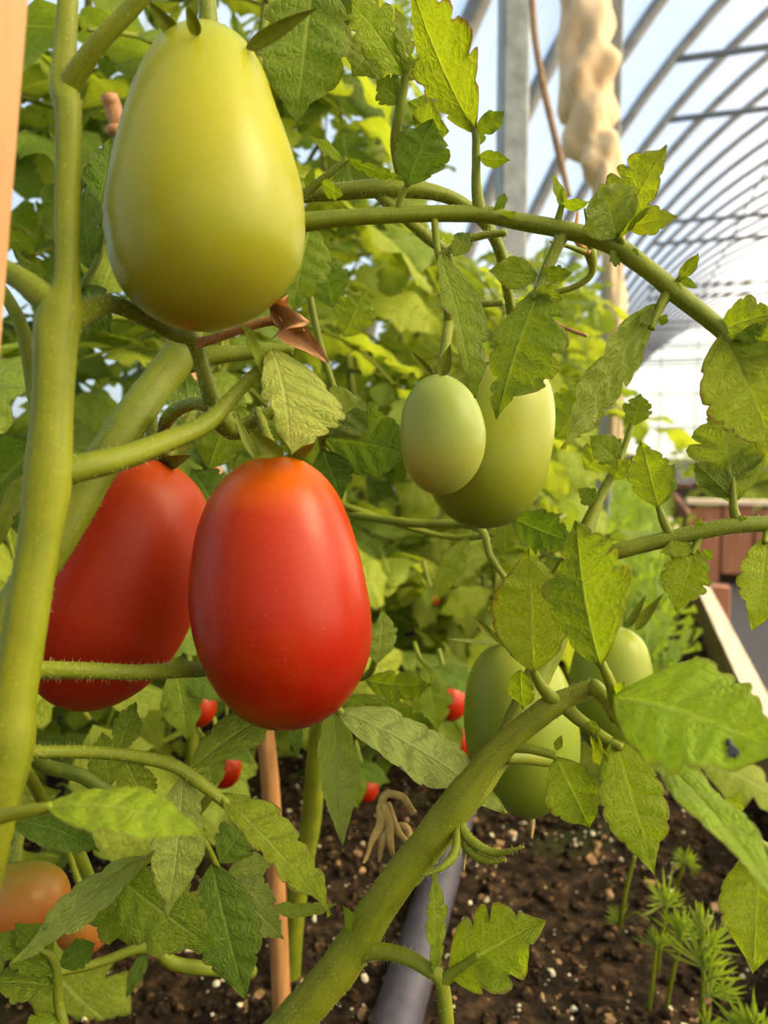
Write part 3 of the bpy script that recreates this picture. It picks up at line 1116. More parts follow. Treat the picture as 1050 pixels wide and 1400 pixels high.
# ------------------------------------------------------------------ feathery carrot tops
def frond_vf(L, seed, n=9, fine=3):
    """flat, finely divided carrot leaf along +Y"""
    g = np.random.default_rng(seed)
    V, Fc, UV = [], [], []
    def ribbon(p, d, l, w):
        x = Vector((d.y, -d.x, 0))
        q = p + d * l
        up = Vector((0, 0, g.normal(0, .12) * l))
        b = len(V)
        m = p + d * l * .55 + up * .4
        V.extend([p - x * w * .35, p + x * w * .35, m + x * w, q + up, m - x * w])
        Fc.append((b, b + 1, b + 2, b + 3, b + 4))
        UV.extend([(.4, .1), (.6, .1), (.8, .5), (.5, .9), (.2, .5)])
    for k in range(n):
        s = .30 + .70 * k / (n - 1)
        b = Vector((0, L * s, -.10 * L * s * s))
        ll = L * (.40 * (1 - .75 * (s - .3) / .7) + .06)
        for sg in ((-1, 1) if k < n - 1 else (0,)):
            a = sg * g.uniform(.5, .8)
            d = Vector((math.sin(a), math.cos(a), g.normal(0, .15)))
            ribbon(b, d, ll, L * .030)
            for j in range(fine):
                r = (j + 1) / (fine + .6)
                for s2 in (-1, 1):
                    a2 = a + s2 * g.uniform(.45, .8)
                    ribbon(b + d * ll * r, Vector((math.sin(a2), math.cos(a2), g.normal(0, .2))), ll * .62 * (1.15 - r), L * .030)
    rows = [(0, L * s, -.10 * L * s * s, L * .014 * (1.2 - s)) for s in np.linspace(0, 1, 5)]
    mb = MB().add(np.array([tuple(q) for q in V]), Fc, UV)
    tv, tf, tu = tube_vf(rows, 5, 2)
    mb.add(tv, tf, np.tile([[.5, .3]], (len(tv), 1)))
    return mb


FRONDS = [frond_vf(1.0, 60 + k, 5, 1).mesh('frond', M['feather'], smooth=False) for k in range(4)]


def fan_vf(seed):
    g = np.random.default_rng(seed)
    V, Fc, UV = [], [], []
    for k in range(9):
        a = (k - 4) * .23 + g.normal(0, .06)
        b0 = Vector((0, .12 + .05 * (4 - abs(k - 4)) * 1.2, 0))
        d = Vector((math.sin(a), math.cos(a), g.normal(0, .15)))
        l = (1.0 - b0.y) * g.uniform(.72, 1.0) * (1 - .035 * abs(k - 4))
        x = Vector((d.y, -d.x, 0))
        w = .032
        b = len(V)
        m = b0 + d * l * .6 + Vector((0, 0, .03))
        V.extend([b0 - x * w * .4, b0 + x * w * .4, m + x * w, b0 + d * l, m - x * w])
        Fc.append((b, b + 1, b + 2, b + 3, b + 4))
        UV.extend([(.4, .1), (.6, .1), (.8, .5), (.5, .9), (.2, .5)])
    mb = MB().add(np.array([tuple(q) for q in V]), Fc, UV)
    tv, tf, tu = tube_vf([(0, 0, 0, .022), (0, .2, 0, .02), (0, .42, 0, .012)], 5, 2)
    mb.add(tv, tf, np.tile([[.5, .3]], (len(tv), 1)))
    return mb


FANS = [fan_vf(80 + k).mesh('frond', M['feather'], smooth=False) for k in range(4)]


def carrot(x, y, h, nf, label, seed, group, z=None, spread=.5):
    g = np.random.default_rng(seed)
    z = float(soil_height(np.array(x), np.array(y))) - .004 if z is None else z
    e = empty('carrot_seedling', (x, y, z), label, 'seedling', group)
    for k in range(nf):
        a = k * 2.4 + g.uniform(0, .6)
        tilt = g.uniform(.08, spread)
        d = Vector((math.cos(a) * math.sin(tilt), math.sin(a) * math.sin(tilt), math.cos(tilt)))
        zv = Vector((-math.cos(a), -math.sin(a), 0))
        zv = (zv - d * zv.dot(d)).normalized()
        zv = Quaternion(d, g.uniform(-1.2, 1.2)) @ zv
        o = link(bpy.data.objects.new('frond', FRONDS[k % 4]), e)
        o.matrix_local = Matrix((d.cross(zv), d, zv)).transposed().to_4x4() @ Matrix.Scale(h * g.uniform(.7, 1.05), 4)
    return e


g = np.random.default_rng(5)
for k in range(60):
    y = 1.2 + 4.6 * (k / 60) ** 1.3
    x = g.uniform(-.14, .10) if y > 2.2 else g.uniform(-.06, .05)
    carrot(x, y, g.uniform(.17, .28) if y > 1.5 else g.uniform(.12, .18), 8, 'blurred feathery carrot plant along the bed edging plank', 500 + k, 'carrot row along the plank', spread=.55)


def hero_seedling(label, stems, fronds):
    b = P(*stems[0][0][:3])
    e = empty('carrot_seedling', b, label, 'seedling', 'carrot seedlings lower right')
    for st in stems:
        rows = prows(st)
        MB().add(*tube_vf(rows, 6, 6)).build('stem', M['stem_light'], e, at=rows[0][:3])
    for k, (bb, tt, roll, i) in enumerate(fronds):
        B, T = P(*bb), P(*tt)
        y = (T - B).normalized()
        n = (CAM - B).normalized()
        zv = Quaternion(y, math.radians(roll)) @ (n - y * n.dot(y)).normalized()
        o = link(bpy.data.objects.new('frond', FANS[i % 4]), e)
        o.matrix_local = Matrix.Translation(B - b) @ Matrix((y.cross(zv), y, zv)).transposed().to_4x4() @ Matrix.Scale((T - B).length, 4)


hero_seedling('sharp feathery carrot seedling standing in front at the lower right',
              [[(958, 1440, .535, 3), (960, 1370, .525, 3), (962, 1290, .515, 2.5), (955, 1235, .51, 2)]],
              [((962, 1290, .515), (950, 1228, .505), 10, 0), ((962, 1300, .515), (996, 1268, .50), 20, 1), ((961, 1330, .52), (936, 1262, .51), -20, 2), ((961, 1345, .52), (1012, 1318, .50), 25, 3),
               ((960, 1362, .522), (1024, 1348, .50), 30, 0), ((960, 1330, .52), (992, 1290, .51), 20, 1), ((960, 1400, .53), (1000, 1400, .50), 40, 2), ((962, 1305, .515), (1008, 1256, .52), 60, 3)])
hero_seedling('low feathery carrot seedling in the bottom right corner',
              [[(1030, 1450, .53, 3), (1028, 1420, .52, 2.5), (1030, 1390, .515, 2)]],
              [((1028, 1420, .52), (1032, 1362, .50), 10, 1), ((1028, 1425, .52), (985, 1380, .50), 30, 2), ((1030, 1420, .52), (1075, 1385, .50), 20, 3), ((1028, 1430, .52), (1005, 1372, .51), 30, 0)])
hero_seedling('thin carrot seedling with pale tuft, just left of the sharp one',
              [[(905, 1410, .57, 3), (920, 1330, .555, 3), (930, 1290, .55, 2.5), (934, 1240, .545, 2)], [(882, 1420, .575, 3), (892, 1340, .565, 3), (898, 1280, .56, 2)]],
              [((930, 1290, .55), (936, 1238, .54), 10, 0), ((898, 1300, .56), (890, 1262, .55), -10, 1), ((898, 1300, .56), (916, 1268, .55), 20, 2), ((930, 1285, .55), (918, 1232, .54), -20, 3)])
hero_seedling('thin seedling leaning left with a feathery top over the soil',
              [[(898, 1330, .60, 3), (906, 1270, .59, 3), (912, 1235, .585, 2)]],
              [((912, 1240, .585), (884, 1198, .57), 20, 1), ((912, 1240, .585), (932, 1210, .58), 20, 2), ((912, 1245, .585), (908, 1205, .575), 0, 3)])
hero_seedling('spindly bare seedling stem behind the hanging lime leaf',
              [[(848, 1265, .64, 3), (856, 1215, .63, 3), (868, 1170, .62, 2.5)], [(850, 1260, .64, 1.5), (868, 1248, .63, 1.5), (888, 1258, .62, 1)]],
              [((848, 1262, .64), (830, 1238, .63), 10, 0)])
hero_seedling('small seedling with narrow leaves behind the large blurred leaf',
              [[(922, 1220, .70, 3), (932, 1190, .69, 3), (938, 1175, .685, 2)]],
              [((938, 1180, .685), (918, 1166, .67), 10, 0), ((938, 1180, .685), (962, 1190, .67), 20, 1), ((938, 1180, .685), (945, 1160, .67), 0, 2)])

# ------------------------------------------------------------------ tomatoes
def fruit(label, top, bot, hw, mat, group='tomatoes on the near vines', name='plum_tomato', lobes=.012, seed=0, stalk=None, sepals=(), sepal_mat='stem',
          shift=None, tip=False, dimple=.0, pear=True):
    """top, bot: (px, py, depth) of the stalk end and the blossom end; hw: [(v, half width px)] or one half width px"""
    A, B = P(*top), P(*bot)
    ax = B - A
    L = ax.length
    y = ax.normalized()
    toc = (CAM - (A + B) / 2).normalized()
    z = (toc - y * toc.dot(y)).normalized()
    x = y.cross(z)
    dm = (top[2] + bot[2]) / 2
    th = np.linspace(0.0, np.pi, 49)
    v = (1 - np.cos(th)) / 2
    if isinstance(hw, (int, float)):
        gv = np.full_like(v, 2.0 * hw)
    else:
        hv = np.array([q[0] for q in hw])
        hg = np.array([q[1] / math.sqrt(q[0] * (1 - q[0])) for q in hw])
        gv = np.interp(v, hv, hg)
        k = np.array([1, 2, 3, 2, 1]) / 9
        for _ in range(4):
            gv = np.convolve(np.pad(gv, 2, mode='edge'), k, mode='valid')
    r = np.sqrt(np.clip(v * (1 - v), 0, None)) * gv * dm / F
    na = 56
    a = np.arange(na) / na * 2 * np.pi
    g = np.random.default_rng(seed)
    R = r[:, None] * (1 + lobes * np.cos(3 * a + g.uniform(0, 6))[None] * (1 - .5 * v[:, None]) + lobes * .6 * np.cos(2 * a + g.uniform(0, 6))[None])
    cv = v * L
    if dimple:
        cv = cv + dimple * L * np.exp(-(r / (dimple * 2.2 * L)) ** 2) * (v < .5)
    off = np.zeros_like(v) if shift is None else np.interp(v, [q[0] for q in shift], [q[1] * dm / F for q in shift])
    pts = (np.array(A) + cv[:, None, None] * np.array(y) + off[:, None, None] * np.array(x) * -1
           + R[..., None] * (np.cos(a)[None, :, None] * np.array(x) + np.sin(a)[None, :, None] * np.array(z)))
    n = len(v)
    f = [(i * na + j, i * na + (j + 1) % na, (i + 1) * na + (j + 1) % na, (i + 1) * na + j) for i in range(n - 1) for j in range(na)]
    uv = np.stack([np.tile(a / (2 * np.pi), (n, 1)), np.tile(v[:, None], (1, na))], -1).reshape(-1, 2)
    e = empty(name, A, label, 'tomato', group)
    o = MB().add(pts.reshape(-1, 3), f, uv).build('fruit', M[mat], e, at=A)
    if stalk or sepals:
        if stalk:
            rows = prows(stalk)
            cal = MB().add(*tube_vf(rows, 10, 6, rough=.03)).build('stalk', M['stem'], e, at=rows[0][:3])
            vv, ff = hairs_vf(rows, 120, .0016, 6, seed + 5)
            MB().add(vv, ff).build('hairs', M['hair'], cal, at=rows[0][:3])['kind'] = 'stuff'
        else:
            rows = [(*(A - y * .002), .003), (*(A + y * .001), .0035)]
            cal = MB().add(*tube_vf(rows, 8, 2)).build('stalk', M['stem'], e, at=rows[0][:3])
        for k, (b, t, w, roll, bend) in enumerate(sepals):
            mb = MB()
            at = px_leaflet(mb, b, t, w, roll=roll, seed=seed * 10 + k, n=2, tooth=0, fold=.35, curl=0, bend=bend, wave=.02, quilt=0, nt=14, nu=3, sweep=.1, peak=.6)
            mb.build('sepal', M[sepal_mat], cal, at=at)
    if tip:
        q = P(*tip)
        rows = [(*(B - y * .002), .0014), (*(B + y * .003), .0011), (*q, .0007)]
        MB().add(*tube_vf(rows, 6, 4, .2, 3)).build('dry_tip', M['straw'], e, at=B)
    return e


fruit('large pear-shaped green tomato at the upper left', (285, 41, .216), (262, 450, .216),
      [(.05, 56), (.146, 79), (.27, 99), (.39, 116), (.51, 128), (.634, 134), (.73, 132), (.83, 117), (.9, 97), (.963, 60)], 'green', seed=3,
      shift=[(0, 0), (.25, 2), (.5, 12), (.75, 14), (1, 0)], lobes=.010,
      stalk=[(283, -40, .216, 12), (283, 0, .216, 12), (285, 46, .216, 14)],
      sepals=[((335, 68, .207), (437, 10, .200), 22, 20, -.5), ((245, 52, .207), (200, 0, .200), 22, -15, -.4), ((270, 50, .20), (256, 8, .19), 18, 0, -.8),
              ((325, 60, .225), (352, 78, .24), 15, 0, .5)])
fruit('bright red plum tomato hanging in the centre, the right one of two', (372, 622, .250), (399, 995, .250),
      [(.068, 63), (.2, 96), (.338, 110), (.473, 119), (.61, 122), (.743, 114), (.878, 88), (.96, 55)], 'red', seed=4,
      shift=[(0, 0), (.25, -4), (.5, -4), (.75, 2), (1, 0)], lobes=.010, dimple=.02,
      stalk=[(352, 560, .262, 6), (362, 590, .256, 7), (374, 632, .250, 11)],
      sepals=[((385, 630, .246), (338, 585, .236), 26, 0, .2), ((395, 630, .248), (432, 606, .240), 20, 30, -.6), ((350, 628, .25), (322, 558, .25), 15, 30, -.7),
              ((380, 630, .256), (425, 640, .262), 22, 0, .4), ((405, 632, .250), (440, 560, .262), 13, 40, .5)])
fruit('deep red plum tomato tilted behind the leaning stems, left of the bright one', (222, 630, .300), (92, 968, .292),
      [(.05, 60), (.15, 88), (.3, 106), (.5, 114), (.7, 108), (.85, 84), (.95, 50)], 'red_dark', seed=5, lobes=.03,
      stalk=[(262, 560, .312, 7), (245, 600, .307, 7), (224, 634, .300, 10)],
      sepals=[((225, 634, .297), (262, 622, .285), 20, 10, .4), ((215, 634, .30), (180, 640, .292), 20, 0, .3), ((232, 632, .303), (268, 598, .305), 16, 0, -.5)])
fruit('small pale green egg-shaped tomato in front of a larger one', (598, 512, .297), (605, 677, .297),
      [(.05, 24), (.15, 42), (.3, 53), (.5, 58), (.7, 55), (.85, 43), (.95, 26)], 'green_pale', seed=6, shift=[(0, 0), (.5, 4), (1, 0)], lobes=.008,
      stalk=[(614, 440, .318, 7), (608, 480, .307, 7), (600, 516, .297, 9)],
      sepals=[((592, 514, .295), (560, 478, .29), 10, 0, -.5), ((603, 515, .292), (616, 470, .288), 19, 10, -.3), ((615, 516, .30), (675, 494, .30), 14, 0, -.4)])
fruit('large yellow-green tomato tilted behind the small pale green one', (706, 484, .336), (641, 720, .336),
      [(.05, 36), (.15, 58), (.3, 72), (.5, 79), (.7, 80), (.85, 66), (.95, 42)], 'green_yellow', seed=7, lobes=.015,
      stalk=[(700, 425, .345, 7), (703, 455, .340, 8), (704, 488, .336, 10)],
      sepals=[((700, 488, .332), (660, 512, .325), 18, 0, .4), ((715, 488, .334), (745, 470, .33), 15, 0, -.3)])
fruit('long green tomato with a dry tip hanging over the soil', (697, 876, .372), (727, 1117, .372),
      [(.05, 38), (.15, 57), (.3, 70), (.5, 76), (.7, 72), (.85, 56), (.95, 30)], 'green_mid', seed=8, lobes=.025, tip=(727, 1146, .370),
      stalk=[(742, 812, .372, 5), (722, 845, .373, 6), (700, 880, .372, 10)],
      sepals=[((690, 880, .37), (608, 873, .36), 13, 60, -.2), ((680, 878, .366), (646, 842, .355), 12, 0, -.5), ((712, 880, .368), (750, 862, .36), 16, 20, .3)])
fruit('pale green tomato half hidden behind leaves near the bed edge', (838, 856, .425), (832, 1030, .425),
      [(.05, 32), (.15, 45), (.3, 52), (.5, 56), (.7, 53), (.85, 42), (.95, 25)], 'green_mid', seed=9, lobes=.02,
      stalk=[(838, 800, .41, 5), (842, 830, .42, 6), (838, 860, .425, 10)],
      sepals=[((868, 862, .42), (907, 812, .41), 15, 20, -.6), ((858, 858, .425), (884, 812, .42), 11, 0, -.4), ((820, 858, .42), (790, 850, .41), 14, 0, .3)])
fruit('round orange ripening tomato at the lower left edge', (20, 1178, .335), (22, 1296, .325),
      [(.05, 34), (.15, 54), (.3, 66), (.5, 71), (.7, 66), (.85, 54), (.95, 32)], 'orange', seed=10, lobes=.01,
      stalk=[(40, 1110, .35, 6), (26, 1150, .34, 6), (20, 1182, .335, 9)])
fruit('orange-red tomato deep among leaves at the bottom left', (112, 1215, .46), (118, 1302, .46), 40, 'orange', seed=11, stalk=[(90, 1150, .45, 4), (102, 1190, .458, 4), (112, 1217, .46, 5)])
RED_SPOTS = []
for k, (x, y, d, r, lab) in enumerate([
        (272, 966, .50, 24, 'small red tomato in shade under the two red ones'), (306, 1050, .55, 24, 'dark red tomato beside the bamboo stake'),
        (614, 958, .62, 25, 'orange-red tomato peeping out left of the long green one'), (628, 1012, .66, 22, 'red tomato low in the leaves left of the long green one'),
        (500, 1076, .64, 18, 'red tomato low behind the hanging leaf'), (764, 784, .85, 10, 'tiny distant red tomato beside the upright stem'),
        (592, 818, .85, 9, 'tiny distant orange-red tomato deep in the foliage'), (442, 1042, .62, 9, 'dark red tomato under the bright red one')]):
    RED_SPOTS.append((x, y, d, r))
    fruit(lab, (x - 2, y - r * 1.15, d), (x + 2, y + r * 1.15, d), r, 'red', seed=20 + k, stalk=[(x - 14, y - r * 1.15 - 42, d + .01, 3), (x - 8, y - r * 1.15 - 18, d + .004, 3), (x - 2, y - r * 1.15 + 1, d, 4)], group='ripe tomatoes deep in the foliage')

# ------------------------------------------------------------------ stakes
def stake(name, pts, mat, label, sides=12, nodes=(), rough=.01):
    rows = prows(pts)
    e = empty(name, rows[-1][:3], label, 'stake')
    MB().add(*tube_vf(rows, sides, 6, rough)).build('cane', M[mat], e, at=rows[-1][:3])
    a, b = np.array(rows[0]), np.array(rows[-1])
    for s in nodes:
        p = a * (1 - s) + b * s
        q = (b - a)[:3] / np.linalg.norm((b - a)[:3])
        MB().add(*tube_vf([(*(p[:3] - q * .002), p[3] * 1.02), (*p[:3], p[3] * 1.14), (*(p[:3] + q * .002), p[3] * 1.02)], sides, 3)).build('node_ring', M[mat], e, at=p[:3])
    return e


stake('bamboo_stake', [(149, 130, .44, 12), (164, 180, .447, 12), (232, 430, .47, 12.3), (316, 740, .50, 12.5), (362, 1000, .525, 12.5), (377, 1200, .54, 12.8), (387, 1410, .553, 13)], 'bamboo',
      'long bamboo stake rising from the soil below the red tomato', nodes=(.03, .72, .86))

# square wooden stake close to the lens at the left edge
a, b = P(-43, -60, .150), P(-93, 620, .158)
ax = (b - a)
a2, b2 = a - ax * .2, a + ax * 3.2
e = empty('wooden_stake', b2, 'smooth tan wooden stake very close at the left edge', 'stake')
yv = ax.normalized()
xv = (RIGHT - yv * RIGHT.dot(yv)).normalized()
zv = xv.cross(yv)
v, f = box_vf(-.5, .5, -.5, .5, 0, 1, .03)
w = .0165
L = (b2 - a2).length
vv = [tuple(a2 + xv * q[0] * w + zv * q[1] * w + yv * q[2] * L) for q in v]
MB().add(vv, f).build('shaft', M['stake'], e, False, at=b2)

# ------------------------------------------------------------------ near plant A: thick stem at the left
def soil_under(p):
    return (p.x - .01, p.y - .0, SOIL_Z - .02, .007)


A = empty('tomato_plant', on_z(-60, 1500, SOIL_Z), 'near tomato plant with the thick pale stem at the left edge', 'plant', 'tomato plants growing in the bed')
px_stem('main_stem', [(96, -60, .212, 13), (90, 60, .210, 15), (88, 120, .208, 20), (94, 160, .206, 18), (92, 280, .205, 17), (92, 380, .204, 17), (84, 425, .204, 30), (76, 470, .203, 29),
                      (72, 560, .202, 28), (66, 650, .202, 32), (54, 740, .201, 28), (36, 850, .200, 29), (20, 950, .199, 30), (14, 1015, .198, 32), (4, 1080, .197, 28), (-20, 1180, .197, 27),
                      (-60, 1360, .20, 27), (-90, 1600, .22, 27), (-110, 2100, .26, 24)], 'stem_light', A, hair=900, hlen=.0010, sides=18, seed=2)
px_stem('branch', [(88, 130, .208, 16), (110, 92, .205, 15), (145, 48, .202, 13), (190, 0, .2, 12), (235, -50, .198, 11)], 'stem_light', A, hair=150, hlen=.001, seed=3)
px_stem('branch', [(88, 428, .204, 22), (58, 404, .203, 19), (25, 380, .203, 16), (-30, 350, .205, 14)], 'stem_light', A, hair=120, hlen=.001, seed=4)
px_stem('branch', [(-10, 380, .235, 9), (20, 425, .236, 9), (36, 470, .238, 10), (48, 540, .24, 11), (62, 600, .235, 11)], 'stem', A, hair=120, hlen=.001, seed=5)
# truss stem under the green tomato
px_stem('truss_stem', [(96, 438, .206, 20), (130, 420, .214, 15), (158, 417, .222, 12), (195, 433, .23, 11), (235, 455, .238, 10), (262, 464, .243, 11), (276, 500, .248, 10), (290, 548, .253, 13),
                       (302, 572, .258, 16), (322, 590, .262, 12), (352, 572, .262, 10), (378, 562, .262, 8)], 'stem', A, hair=700, hlen=.0026, seed=6)
px_stem('truss_stem', [(296, 556, .255, 11), (262, 552, .262, 9), (236, 565, .272, 10), (224, 590, .285, 9), (226, 640, .300, 8)], 'stem', A, hair=350, hlen=.0024, seed=7)
px_stem('dry_stalk', [(266, 470, .243, 7), (290, 464, .243, 6.5), (325, 452, .243, 6), (362, 440, .243, 6.5), (392, 438, .244, 7)], 'brown_stalk', A, hair=150, hlen=.0014, seed=8)
# thick leaning stem behind
px_stem('side_stem', [(258, 250, .268, 13), (266, 330, .275, 15), (264, 410, .29, 17), (258, 450, .297, 20), (245, 485, .295, 25), (215, 525, .288, 25), (175, 580, .275, 26), (135, 640, .262, 26), (100, 705, .254, 25), (55, 775, .248, 26), (5, 850, .245, 26), (-60, 940, .245, 26)],
        'stem', A, hair=900, hlen=.0016, sides=16, seed=9)
px_stem('side_stem', [(205, 560, .31, 9), (208, 600, .312, 9), (200, 640, .315, 9)], 'stem_dark', A, hair=80, seed=10)
px_stem('side_stem', [(240, 500, .295, 16), (290, 487, .298, 13), (340, 482, .302, 10), (400, 476, .306, 8)], 'stem', A, hair=200, hlen=.002, seed=11)
# leaf with the folded leaflet above the red tomato
px_leaf(A, [(60, 652, .202, 22), (108, 640, .206, 19), (160, 628, .212, 17), (225, 605, .222, 15), (285, 577, .232, 13), (325, 535, .238, 10), (356, 505, .240, 9), (368, 490, .240, 6)],
        [((372, 478, .240), (398, 622, .226), 118, dict(roll=-24, mat='leaf_bright', n=6, tooth=.14, bend=.5, fold=.1, side=-.5, quilt=.08)),
         ((362, 520, .240), (324, 436, .236), 34, dict(roll=60, mat='leaf_lime', tooth=.1, bend=.6, n=4))], hair=250)
# horizontal branch across the left red tomato
px_leaf(A, [(28, 916, .22, 13), (90, 916, .236, 12), (180, 919, .246, 11), (250, 916, .258, 11), (292, 912, .275, 11), (350, 905, .30, 8)],
        [((350, 905, .30), (468, 960, .33), 70, dict(mat='leaf', bend=.6))], hair=450)
# lower left branch with long pointed leaf
px_leaf(A, [(12, 1030, .22, 9), (60, 1028, .232, 9), (150, 1030, .240, 9), (230, 1044, .244, 9), (270, 1068, .246, 9), (310, 1100, .248, 7)],
        [((300, 1086, .248), (452, 1252, .242), 92, dict(roll=-46, mat='leaf_rim', n=6, tooth=.26, bend=.25, side=-.25)),
         ((262, 1050, .246), (402, 960, .285), 62, dict(roll=-25, mat='leaf', bend=.6)),
         ((250, 1060, .245), (228, 1256, .236), 78, dict(roll=-22, mat='leaf_pale', n=6, tooth=.14, bend=.3)),
         ((160, 1030, .24), (185, 960, .255), 40, dict(roll=10, mat='leaf', bend=.3)),
         ((170, 1034, .241), (205, 1105, .25), 52, dict(roll=10, mat='leaf', bend=.5))], hair=250)
# bright close leaf, edge-on
px_leaf(A, [(-6, 1118, .186, 11), (30, 1110, .184, 9), (70, 1103, .182, 7)],
        [((62, 1104, .182), (284, 1146, .186), 108, dict(roll=-52, mat='leaf_vivid', n=6, tooth=.14, bend=.75, fold=.05, wave=.03))])
px_leaf(A, [(-10, 1090, .205, 7), (-6, 1115, .23, 6), (20, 1122, .25, 5)],
        [((14, 1122, .25), (134, 1164, .26), 62, dict(roll=-35, mat='leaf_dark', n=5, tooth=.12, bend=.8))])
# leaves around the orange tomato
px_leaf(A, [(290, 1084, .247, 6), (262, 1120, .255, 6), (212, 1168, .262, 6), (160, 1200, .258, 6), (60, 1270, .25, 4)],
        [((200, 1172, .262), (20, 1318, .245), 66, dict(roll=38, mat='leaf_pale', n=6, bend=.3, tooth=.2)),
         ((150, 1190, .262), (292, 1296, .27), 100, dict(roll=10, mat='leaf', n=6, bend=.5, quilt=.09)),
         ((165, 1190, .27), (175, 1290, .275), 90, dict(roll=-15, mat='leaf', n=5, bend=.4, quilt=.08))])
px_leaf(A, [(110, 1760, .34, 7), (104, 1560, .30, 7), (92, 1430, .27, 7), (80, 1370, .268, 7), (76, 1320, .266, 6), (60, 1300, .265, 5), (10, 1290, .262, 4)],
        [((76, 1330, .266), (-20, 1275, .26), 52, dict(roll=20, mat='leaf', n=5)), ((76, 1350, .266), (-20, 1345, .255), 60, dict(roll=35, mat='leaf', n=5)),
         ((70, 1310, .266), (20, 1262, .262), 45, dict(roll=0, mat='leaf', n=4)), ((86, 1395, .268), (30, 1420, .255), 50, dict(roll=30, mat='leaf_lime', n=4)),
         ((80, 1320, .27), (130, 1290, .28), 40, dict(roll=10, mat='leaf_dark', n=4))])
# small leaves in the middle bottom
px_leaf(A, [(250, 1056, .246, 5), (254, 1090, .275, 4), (264, 1125, .30, 4), (285, 1160, .305, 4), (305, 1200, .31, 4), (330, 1230, .312, 3)],
        [((290, 1180, .305), (336, 1362, .296), 95, dict(roll=12, mat='leaf_dark', n=6, tooth=.2, bend=.4)),
         ((305, 1210, .31), (378, 1232, .315), 50, dict(roll=-10, mat='leaf_pale', n=4, bend=.6)),
         ((310, 1195, .312), (375, 1175, .32), 40, dict(roll=15, mat='leaf_pale', n=4, bend=.5)),
         ((330, 1225, .312), (388, 1284, .318), 40, dict(roll=0, mat='leaf_pale', n=4, bend=.5)),
         ((370, 1240, .32), (460, 1236, .32), 32, dict(roll=50, mat='leaf_pale', n=4, bend=.5)),
         ((300, 1180, .31), (340, 1120, .32), 62, dict(roll=10, mat='leaf_dark', n=4, bend=.5)),
         ((300, 1270, .305), (330, 1362, .30), 50, dict(roll=-40, mat='leaf_dark', n=5, bend=.4))])
px_leaf(A, [(14, 1030, .215, 9), (40, 1060, .26, 8), (62, 1100, .29, 8), (100, 1150, .295, 8), (128, 1215, .30, 8), (150, 1260, .31, 7)], [((150, 1180, .30), (150, 1290, .31), 60, dict(mat='leaf', n=5))])
px_leaf(A, [(20, 1010, .215, 10), (45, 1035, .27, 10), (70, 1050, .30, 10), (110, 1060, .305, 10), (150, 1085, .31, 10), (200, 1110, .32, 8)], [((150, 1075, .31), (140, 1000, .315), 50, dict(mat='leaf', n=5))], stalk_mat='stem_dark')
px_leaf(A, [(-30, 1350, .33, 6), (50, 1335, .345, 6), (130, 1318, .36, 6), (200, 1296, .37, 7), (240, 1318, .375, 9), (290, 1325, .38, 9), (345, 1328, .40, 9)], [((200, 1300, .37), (172, 1365, .36), 22, dict(mat='leaf_dark', n=3))])
# leaves at the far left, beside the stem
px_leaf(A, [(70, 640, .235, 5), (48, 650, .238, 4), (36, 665, .24, 4)],
        [((44, 645, .24), (0, 745, .23), 52, dict(roll=50, mat='leaf_rim', n=5, bend=.6)), ((60, 600, .25), (-40, 700, .27), 150, dict(roll=5, mat='leaf_dark', n=5, tooth=.1, quilt=.08))])
px_leaf(A, [(110, 395, .235, 5), (135, 350, .24, 5), (140, 280, .245, 4)],
        [((125, 370, .24), (118, 250, .245), 60, dict(roll=-30, mat='leaf_dark', n=5)), ((118, 392, .24), (152, 455, .235), 60, dict(roll=20, mat='leaf_dark', n=4)),
         ((130, 300, .25), (150, 190, .255), 60, dict(roll=20, mat='leaf_dark', n=5))])
px_leaf(A, [(60, 395, .23, 6), (40, 360, .228, 5), (20, 340, .225, 4)],
        [((20, 345, .226), (75, 372, .222), 40, dict(roll=40, mat='leaf', n=4, bend=.7)), ((8, 330, .222), (52, 326, .215), 52, dict(roll=30, mat='leaf_rim', n=4, bend=.3))])

# dried flower hanging from the brown stalk
e = empty('dried_flower', P(392, 438, .244), 'dry brown papery flower between green and red tomatoes', 'flower')
for k, (b, t, w, roll, bend, tw) in enumerate([((385, 440, .243), (452, 500, .236), 34, 20, -.7, .5), ((388, 440, .241), (366, 394, .236), 30, 10, .5, .3), ((390, 440, .246), (396, 402, .24), 22, -40, 1.6, -.4),
                                             ((392, 444, .240), (424, 440, .232), 44, -10, 1.4, .3), ((384, 436, .246), (368, 388, .25), 12, 60, .4, 1.0), ((392, 440, .245), (414, 452, .238), 30, 40, -1.2, .2)]):
    mb = MB()
    at = px_leaflet(mb, b, t, w, roll=roll, bend=bend, twist=tw, seed=700 + k, n=2, tooth=.05, fold=.7, curl=-.2, wave=.08, quilt=.0, nt=20, nu=5, sweep=.1, peak=.45)
    mb.build('petal', M['dry'], e, at=at)
rows = prows([(376, 438, .244, 8), (392, 440, .244, 11), (402, 446, .243, 8)])
MB().add(*tube_vf(rows, 10, 5, .1, 2)).build('calyx_cup', M['dry'], e, at=rows[0][:3])

